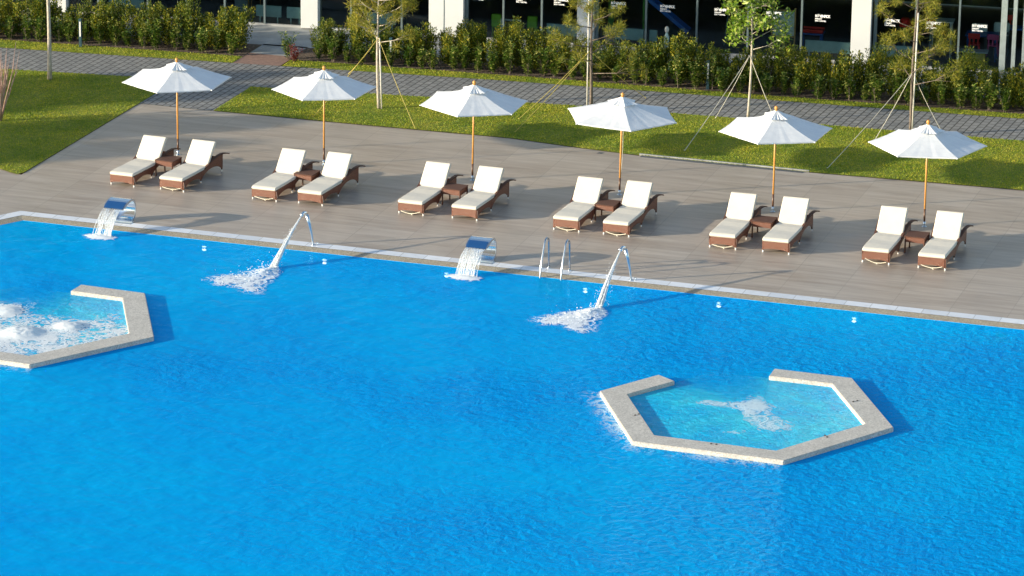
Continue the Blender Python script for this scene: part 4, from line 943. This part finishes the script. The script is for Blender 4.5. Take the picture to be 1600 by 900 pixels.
def broad_bush(seed, h=.65, r=.30, n=900):
    g = np.random.default_rng(seed); ns = 9
    ang = g.uniform(0, 2 * np.pi, ns); le = g.uniform(.1, 1, ns)
    k = g.integers(0, ns, n); t = g.uniform(.12, 1, n)
    hh = h * g.uniform(.6, 1.0, ns)
    bx = np.cos(ang[k]) * r * le[k] * t; by = np.sin(ang[k]) * r * le[k] * t; z = hh[k] * t
    a = g.uniform(0, 2 * np.pi, n); P = np.c_[bx, by, z] + g.normal(0, .03, (n, 3)); P[:, 2] = np.abs(P[:, 2])
    D = unit(np.c_[np.cos(a), np.sin(a), g.uniform(-.1, .9, n)]); U = unit(np.cross(D, np.c_[g.normal(0, .3, n), g.normal(0, .3, n), np.ones(n)]))
    return quads(P, D, U, g.uniform(.05, .10, n), g.uniform(.012, .024, n))
def stems(seed, h, r, n, rad=.008):
    g = random.Random(seed); bm = bmesh.new()
    for i in range(n):
        a = g.uniform(0, 6.28); q = g.uniform(.3, 1) * r; tube(bm, [(q * .15 * math.cos(a), q * .15 * math.sin(a), 0), (q * .5 * math.cos(a), q * .5 * math.sin(a), h * .5), (q * math.cos(a), q * math.sin(a), h * g.uniform(.75, .95))], [rad, rad * .7, rad * .4], 5)
    return bm
protoC = []; protoB = []; protoCs = []; protoBs = []
for k in range(5):
    protoC.append((veg_mesh("foliage", conifer_bush(100 + k, [1.42, 1.25, 1.52, 1.35, 1.18][k], [.40, .37, .38, .44, .38][k])), k))
    protoB.append((veg_mesh("foliage", broad_bush(200 + k, [.72, .85, .65, .95, .6][k])), k))
for me, _ in protoC: me.materials.append(M['conifer'])
for me, _ in protoB: me.materials.append(M['broad'])
for k in range(2):
    for lst, h, r in ((protoCs, .9, .2), (protoBs, .5, .2)):
        bm = stems(k + 5, h, r, 7); me = bpy.data.meshes.new("stems"); bm.to_mesh(me); bm.free(); me.materials.append(M['bark2']); lst.append(me)
def shrub(name, x, y, fol, stm, label, grp, sc=1.0, rz=0, cat='shrub'):
    root = empty(name, (x, y, .02), rz); root.scale = (sc, sc, sc * random.uniform(.94, 1.06)); tag(root, label, cat, grp)
    for nm, me in (("foliage", fol), ("stems", stm)):
        o = bpy.data.objects.new(nm, me); COL.objects.link(o); o.parent = root
    return root
def ordinal(n):
    W = ['first', 'second', 'third', 'fourth', 'fifth', 'sixth', 'seventh', 'eighth', 'ninth', 'tenth', 'eleventh', 'twelfth', 'thirteenth', 'fourteenth', 'fifteenth', 'sixteenth', 'seventeenth', 'eighteenth', 'nineteenth', 'twentieth']
    T = {20: 'twenty', 30: 'thirty', 40: 'forty', 50: 'fifty', 60: 'sixty'}
    if n < 20: return W[n]
    t, r_ = divmod(n + 1, 10); return (T[t * 10] + '-' + W[r_ - 1]) if r_ else {3: 'thirtieth', 4: 'fortieth', 5: 'fiftieth', 6: 'sixtieth'}[t]
def hedge(x0, x1, side):
    xs = np.arange(x0, x1, .52)
    for i, x in enumerate(xs):
        k = random.randrange(5); xx = x + random.uniform(-.09, .09)
        shrub("conifer_shrub", xx, lerp_line(HL, xx) + .66 + random.uniform(-.1, .1), protoC[k][0], protoCs[k % 2], 'yellow green conifer shrub in the back row, %s from the entrance, %s of it' % (ordinal(i if side == 'right' else len(xs) - 1 - i), side), 'conifer shrubs in the hedge', random.uniform(.84, 1.16), random.uniform(0, 6))
    xs = np.arange(x0 - .0, x1, .44)
    for i, x in enumerate(xs):
        k = random.randrange(5); xx = x + random.uniform(-.1, .1)
        shrub("broadleaf_shrub", xx, lerp_line(HL, xx) + .10 + random.uniform(-.1, .12), protoB[k][0], protoBs[k % 2], 'glossy leaved low shrub in the front row, %s from the entrance, %s of it' % (ordinal(i if side == 'right' else len(xs) - 1 - i), side), 'glossy front shrubs in the hedge', random.uniform(.8, 1.15), random.uniform(0, 6))
hedge(-.15, 22.2, 'right'); hedge(-11.5, -2.45, 'left')
redm = veg_mesh("foliage", broad_bush(301, .55, .26, 420)); redm.materials.append(M['redleaf'])
shrub("red_shrub", -.72, 9.95, redm, protoBs[0], 'small red leaved shrub at the hedge end by the entrance slab', None, .95)
shrub("red_shrub", -.98, 10.15, protoB[1][0], protoBs[1], 'thin dark green shrub beside the red shrub at the entrance', None, .9)

def branchy_tree(x, y, h, r0, crown, seed, label, barkmat, leafmat, kind, lean=(0, 0), cbase=1.8, name="tree", cat='tree', crad=.95, grp=None, stemcount=1, nbr=22):
    g = random.Random(seed); G = np.random.default_rng(seed)
    root = empty(name, (x, y, .015)); tag(root, label, cat, grp)
    bm = bmesh.new(); pts = []; rad = []
    for i in range(12):
        t = i / 11; pts.append((lean[0] * t + .03 * math.sin(5 * t + seed), lean[1] * t + .02 * math.sin(4 * t + 1 + seed), h * t)); rad.append(r0 * .85 * (1.15 - .75 * t) if i else r0 * 1.1)
    tube(bm, pts, rad, 10); obj("trunk", bm, barkmat, root, True)
    bm = bmesh.new(); tips = []
    for b in range(nbr):
        t = (cbase + (h - cbase) * (b + .5) / nbr) / h; i = t * 11; p0 = Vector(pts[int(i)]).lerp(Vector(pts[min(11, int(i) + 1)]), i % 1)
        a = b * 2.4 + g.uniform(-.4, .4); q = (1 - ((t * h - cbase) / (h - cbase)) ** 1.6 * .75) * crad * g.uniform(.6, 1.1); up = g.uniform(.15, .7) * q
        p1 = p0 + Vector((math.cos(a) * q * .5, math.sin(a) * q * .5, up * .35)); p2 = p0 + Vector((math.cos(a) * q, math.sin(a) * q, up))
        tube(bm, [p0, p1, p2], [r0 * .32, r0 * .2, r0 * .08], 5); tips += [(p2, 1.0), (p1.lerp(p2, .5), .8)]
        for s in range(3):
            a2 = a + g.uniform(-1.0, 1.0); p3 = p1 + Vector((math.cos(a2) * q * .45, math.sin(a2) * q * .45, g.uniform(-.05, .4) * q)); tube(bm, [p1, p3], [r0 * .13, r0 * .06], 4); tips.append((p3, .8))
    tips.append((Vector(pts[-1]), 1))
    obj("limbs", bm, barkmat, root, True)
    if kind == 'bare': return root
    Vv = []
    for p, s in tips:
        p = np.array(p)
        if kind == 'pine':
            n = int(105 * s); ctr = p + G.normal(0, .045, (n, 3)) ; D = unit(G.normal(0, 1, (n, 3)) + np.array([0, 0, .35])); U = unit(np.cross(D, G.normal(0, 1, (n, 3))))
            Vv.append(quads(ctr + D * .02, D, U, G.uniform(.09, .20, n), G.uniform(.004, .007, n)))
        elif kind == 'magnolia':
            n = int(26 * s); ctr = p + G.normal(0, .09, (n, 3)); D = unit(G.normal(0, 1, (n, 3)) + np.array([0, 0, .4])); U = unit(np.cross(D, G.normal(0, .6, (n, 3)) + np.array([0, 0, 1])))
            Vv.append(quads(ctr, D, U, G.uniform(.10, .17, n), G.uniform(.022, .036, n)))
        elif kind == 'leafy':
            n = int(210 * s); ctr = p + G.normal(0, .16, (n, 3)); D = unit(G.normal(0, 1, (n, 3))); U = unit(np.cross(D, G.normal(0, 1, (n, 3))))
            Vv.append(quads(ctr, D, U, G.uniform(.06, .11, n), G.uniform(.015, .03, n)))
    me = veg_mesh("crown", np.concatenate(Vv)); objm("crown", me, leafmat, root)
    return root
GT = 'young trees tethered on the lawn'
branchy_tree(3.35, 5.92, 3.8, .045, None, 3, 'young pine with yellowish needles beside a whitewashed stake, left of the wide white pillar', M['bark'], M['pine'], 'pine', (-.06, .04), 1.8, "pine_tree", 'pine tree', 1.2, GT)
branchy_tree(8.90, 7.58, 4.3, .050, None, 8, 'tall young pine with sparse clumps in front of the narrow pillar', M['bark2'], M['pine'], 'pine', (.05, .05), 1.0, "pine_tree", 'pine tree', 1.5, GT, nbr=18)
branchy_tree(13.22, 8.21, 4.2, .040, None, 12, 'young magnolia with large glossy leaves, tethered by pale ropes', M['bark'], M['magnolia'], 'magnolia', (0, .03), 1.95, "magnolia_tree", 'magnolia tree', .95, GT, nbr=26)
branchy_tree(17.67, 8.34, 4.4, .048, None, 21, 'rightmost young pine with a thin open crown and long bare twigs', M['bark2'], M['pine'], 'pine', (.08, .05), 1.3, "pine_tree", 'pine tree', 1.45, GT, nbr=18)
t1 = branchy_tree(-6.37, 5.59, 5.2, .066, None, 31, 'smooth bare trunk of a taller tree on the left lawn, its crown above the photo', M['bark'], M['magnolia'], 'leafy', (-.10, .05), 3.4, "tree", 'tree', 1.2)
for (x, y, dx, h, lb) in ((3.44, 5.90, -.07, 2.0, 'whitewashed stake beside the leftmost tethered pine'), (8.82, 7.56, 0, 3.2, 'pale stake tied to the tall pine in front of the narrow pillar'), (17.74, 8.32, .03, 3.4, 'pale stake tied to the rightmost pine')):
    bm = bmesh.new(); tube(bm, [(0, 0, 0), (dx, 0, h)], .021, 8); o = obj("tree_stake", bm, M['stake'], None, True); o.location = (x, y, .0); tag(o, lb, 'stake', 'stakes beside the young trees')
def guy(p0, p1, mat, label):
    bm = bmesh.new(); a, b = Vector(p0), Vector(p1); m = a.lerp(b, .5); m.z -= .05
    tube(bm, [a, a.lerp(m, .5) - Vector((0, 0, .01)), m, m.lerp(b, .5) - Vector((0, 0, .01)), b], .0085, 6); bmesh.ops.create_icosphere(bm, subdivisions=1, radius=.022, matrix=Matrix.Translation(b))
    tag(obj("guy_rope", bm, mat), label, 'guy rope', 'guy ropes holding the young trees')
for p1, lb in (((5.0, 4.25, .02), 'yellow guy rope running right from the leftmost tethered pine'), ((1.99, 4.45, .02), 'yellow guy rope running left in front from the leftmost tethered pine'), ((1.25, 9.18, .02), 'yellow guy rope running back left from the leftmost tethered pine')):
    guy((3.33, 5.92, 2.0), p1, M['rope'], lb)
for p1, lb in (((7.3, 6.2, .02), 'yellow guy rope falling left across the path from the tall pine'), ((7.62, 4.9, .02), 'yellow guy rope reaching the front lawn from the tall pine'), ((9.9, 9.6, .02), 'yellow guy rope running right behind from the tall pine')):
    guy((8.87, 7.6, 1.75), p1, M['rope'], lb)
for p1, lb in (((12.41, 4.71, .02), 'long pale rope from the magnolia to the front lawn edge'), ((12.3, 8.2, .02), 'short pale rope dropping left from the magnolia'), ((14.1, 8.0, .02), 'pale rope dropping right from the magnolia')):
    guy((13.2, 8.22, 1.85), p1, M['ropew'], lb)
for p1, lb in (((16.38, 4.35, .02), 'long pale rope from the rightmost pine to the front lawn'), ((16.9, 7.6, .02), 'pale rope dropping left from the rightmost pine'), ((18.6, 8.5, .02), 'pale rope dropping right from the rightmost pine')):
    guy((17.68, 8.34, 1.75), p1, M['ropew'], lb)
# bare reddish shrub at left edge
root = empty("bare_shrub", (-5.78, 1.05, .015)); tag(root, 'bare multi stemmed shrub with reddish twigs at the left edge of the photo', 'shrub')
bm = bmesh.new(); g = random.Random(4)
for i in range(13):
    a = g.uniform(0, 6.28); q = g.uniform(.1, .75); p0 = Vector((.04 * math.cos(a), .04 * math.sin(a), 0)); p1 = p0 + Vector((.3 * q * math.cos(a), .3 * q * math.sin(a), .6)); p2 = p1 + Vector((.4 * q * math.cos(a), .4 * q * math.sin(a), .7)); p3 = p2 + Vector((.25 * q * math.cos(a), .25 * q * math.sin(a), g.uniform(.4, .9)))
    tube(bm, [p0, p1, p2, p3], [.024, .017, .011, .004], 6)
    for s in range(5):
        t = g.random(); b0 = p1.lerp(p2, t); a2 = a + g.uniform(-1.2, 1.2); b1 = b0 + Vector((.16 * math.cos(a2), .16 * math.sin(a2), g.uniform(.35, .7))); tube(bm, [b0, b0.lerp(b1, .5) + Vector((.02, 0, 0)), b1], [.007, .005, .002], 4)
obj("stems", bm, M['twig'], root, True)
# trees left of the frame whose shadows fall across lawn and deck
SHT = [(-15.2, -8.6, 3.6, 1.15), (-13.0, -4.9, 3.3, 1.1), (-19, -4.6, 4.4, 1.3), (-17.5, -2.0, 3.8, 1.2)]
for k, (x, y, h, cr) in enumerate(SHT):
    branchy_tree(x, y, h, .06, None, 50 + k, ['bushy tree left of the pool corner', 'bushy tree by the lawn front corner', 'bushy tree far left of the lawn', 'bushy tree far left behind the lawn'][k], M['bark'], M['broad'], 'leafy', (0, 0), 1.5, "tree", 'tree', cr, 'trees left of the photo', nbr=26)

# ------------------------------------------------------------------ bollard lights
for i, (x, y) in enumerate(((-7.12, 9.36), (2.06, 10.45), (11.26, 11.15))):
    root = empty("bollard_light", (x, y, .01), R(8)); tag(root, 'dark bollard light with a pale face, %s' % ('at the far left hedge', 'behind the leftmost tethered pine', 'in the hedge left of the magnolia')[i], 'bollard light', 'bollard lights along the hedge')
    bm = bmesh.new(); box(bm, (0, 0, .42), (.085, .085, .84), None, .006); obj("post", bm, M['teal'], root)
    bm = bmesh.new(); box(bm, (0, -.0455, .54), (.04, .006, .44)); obj("light_panel", bm, M['white'], root)
    bm = bmesh.new(); box(bm, (0, 0, .005), (.12, .12, .014)); obj("base_plate", bm, M['teal'], root)
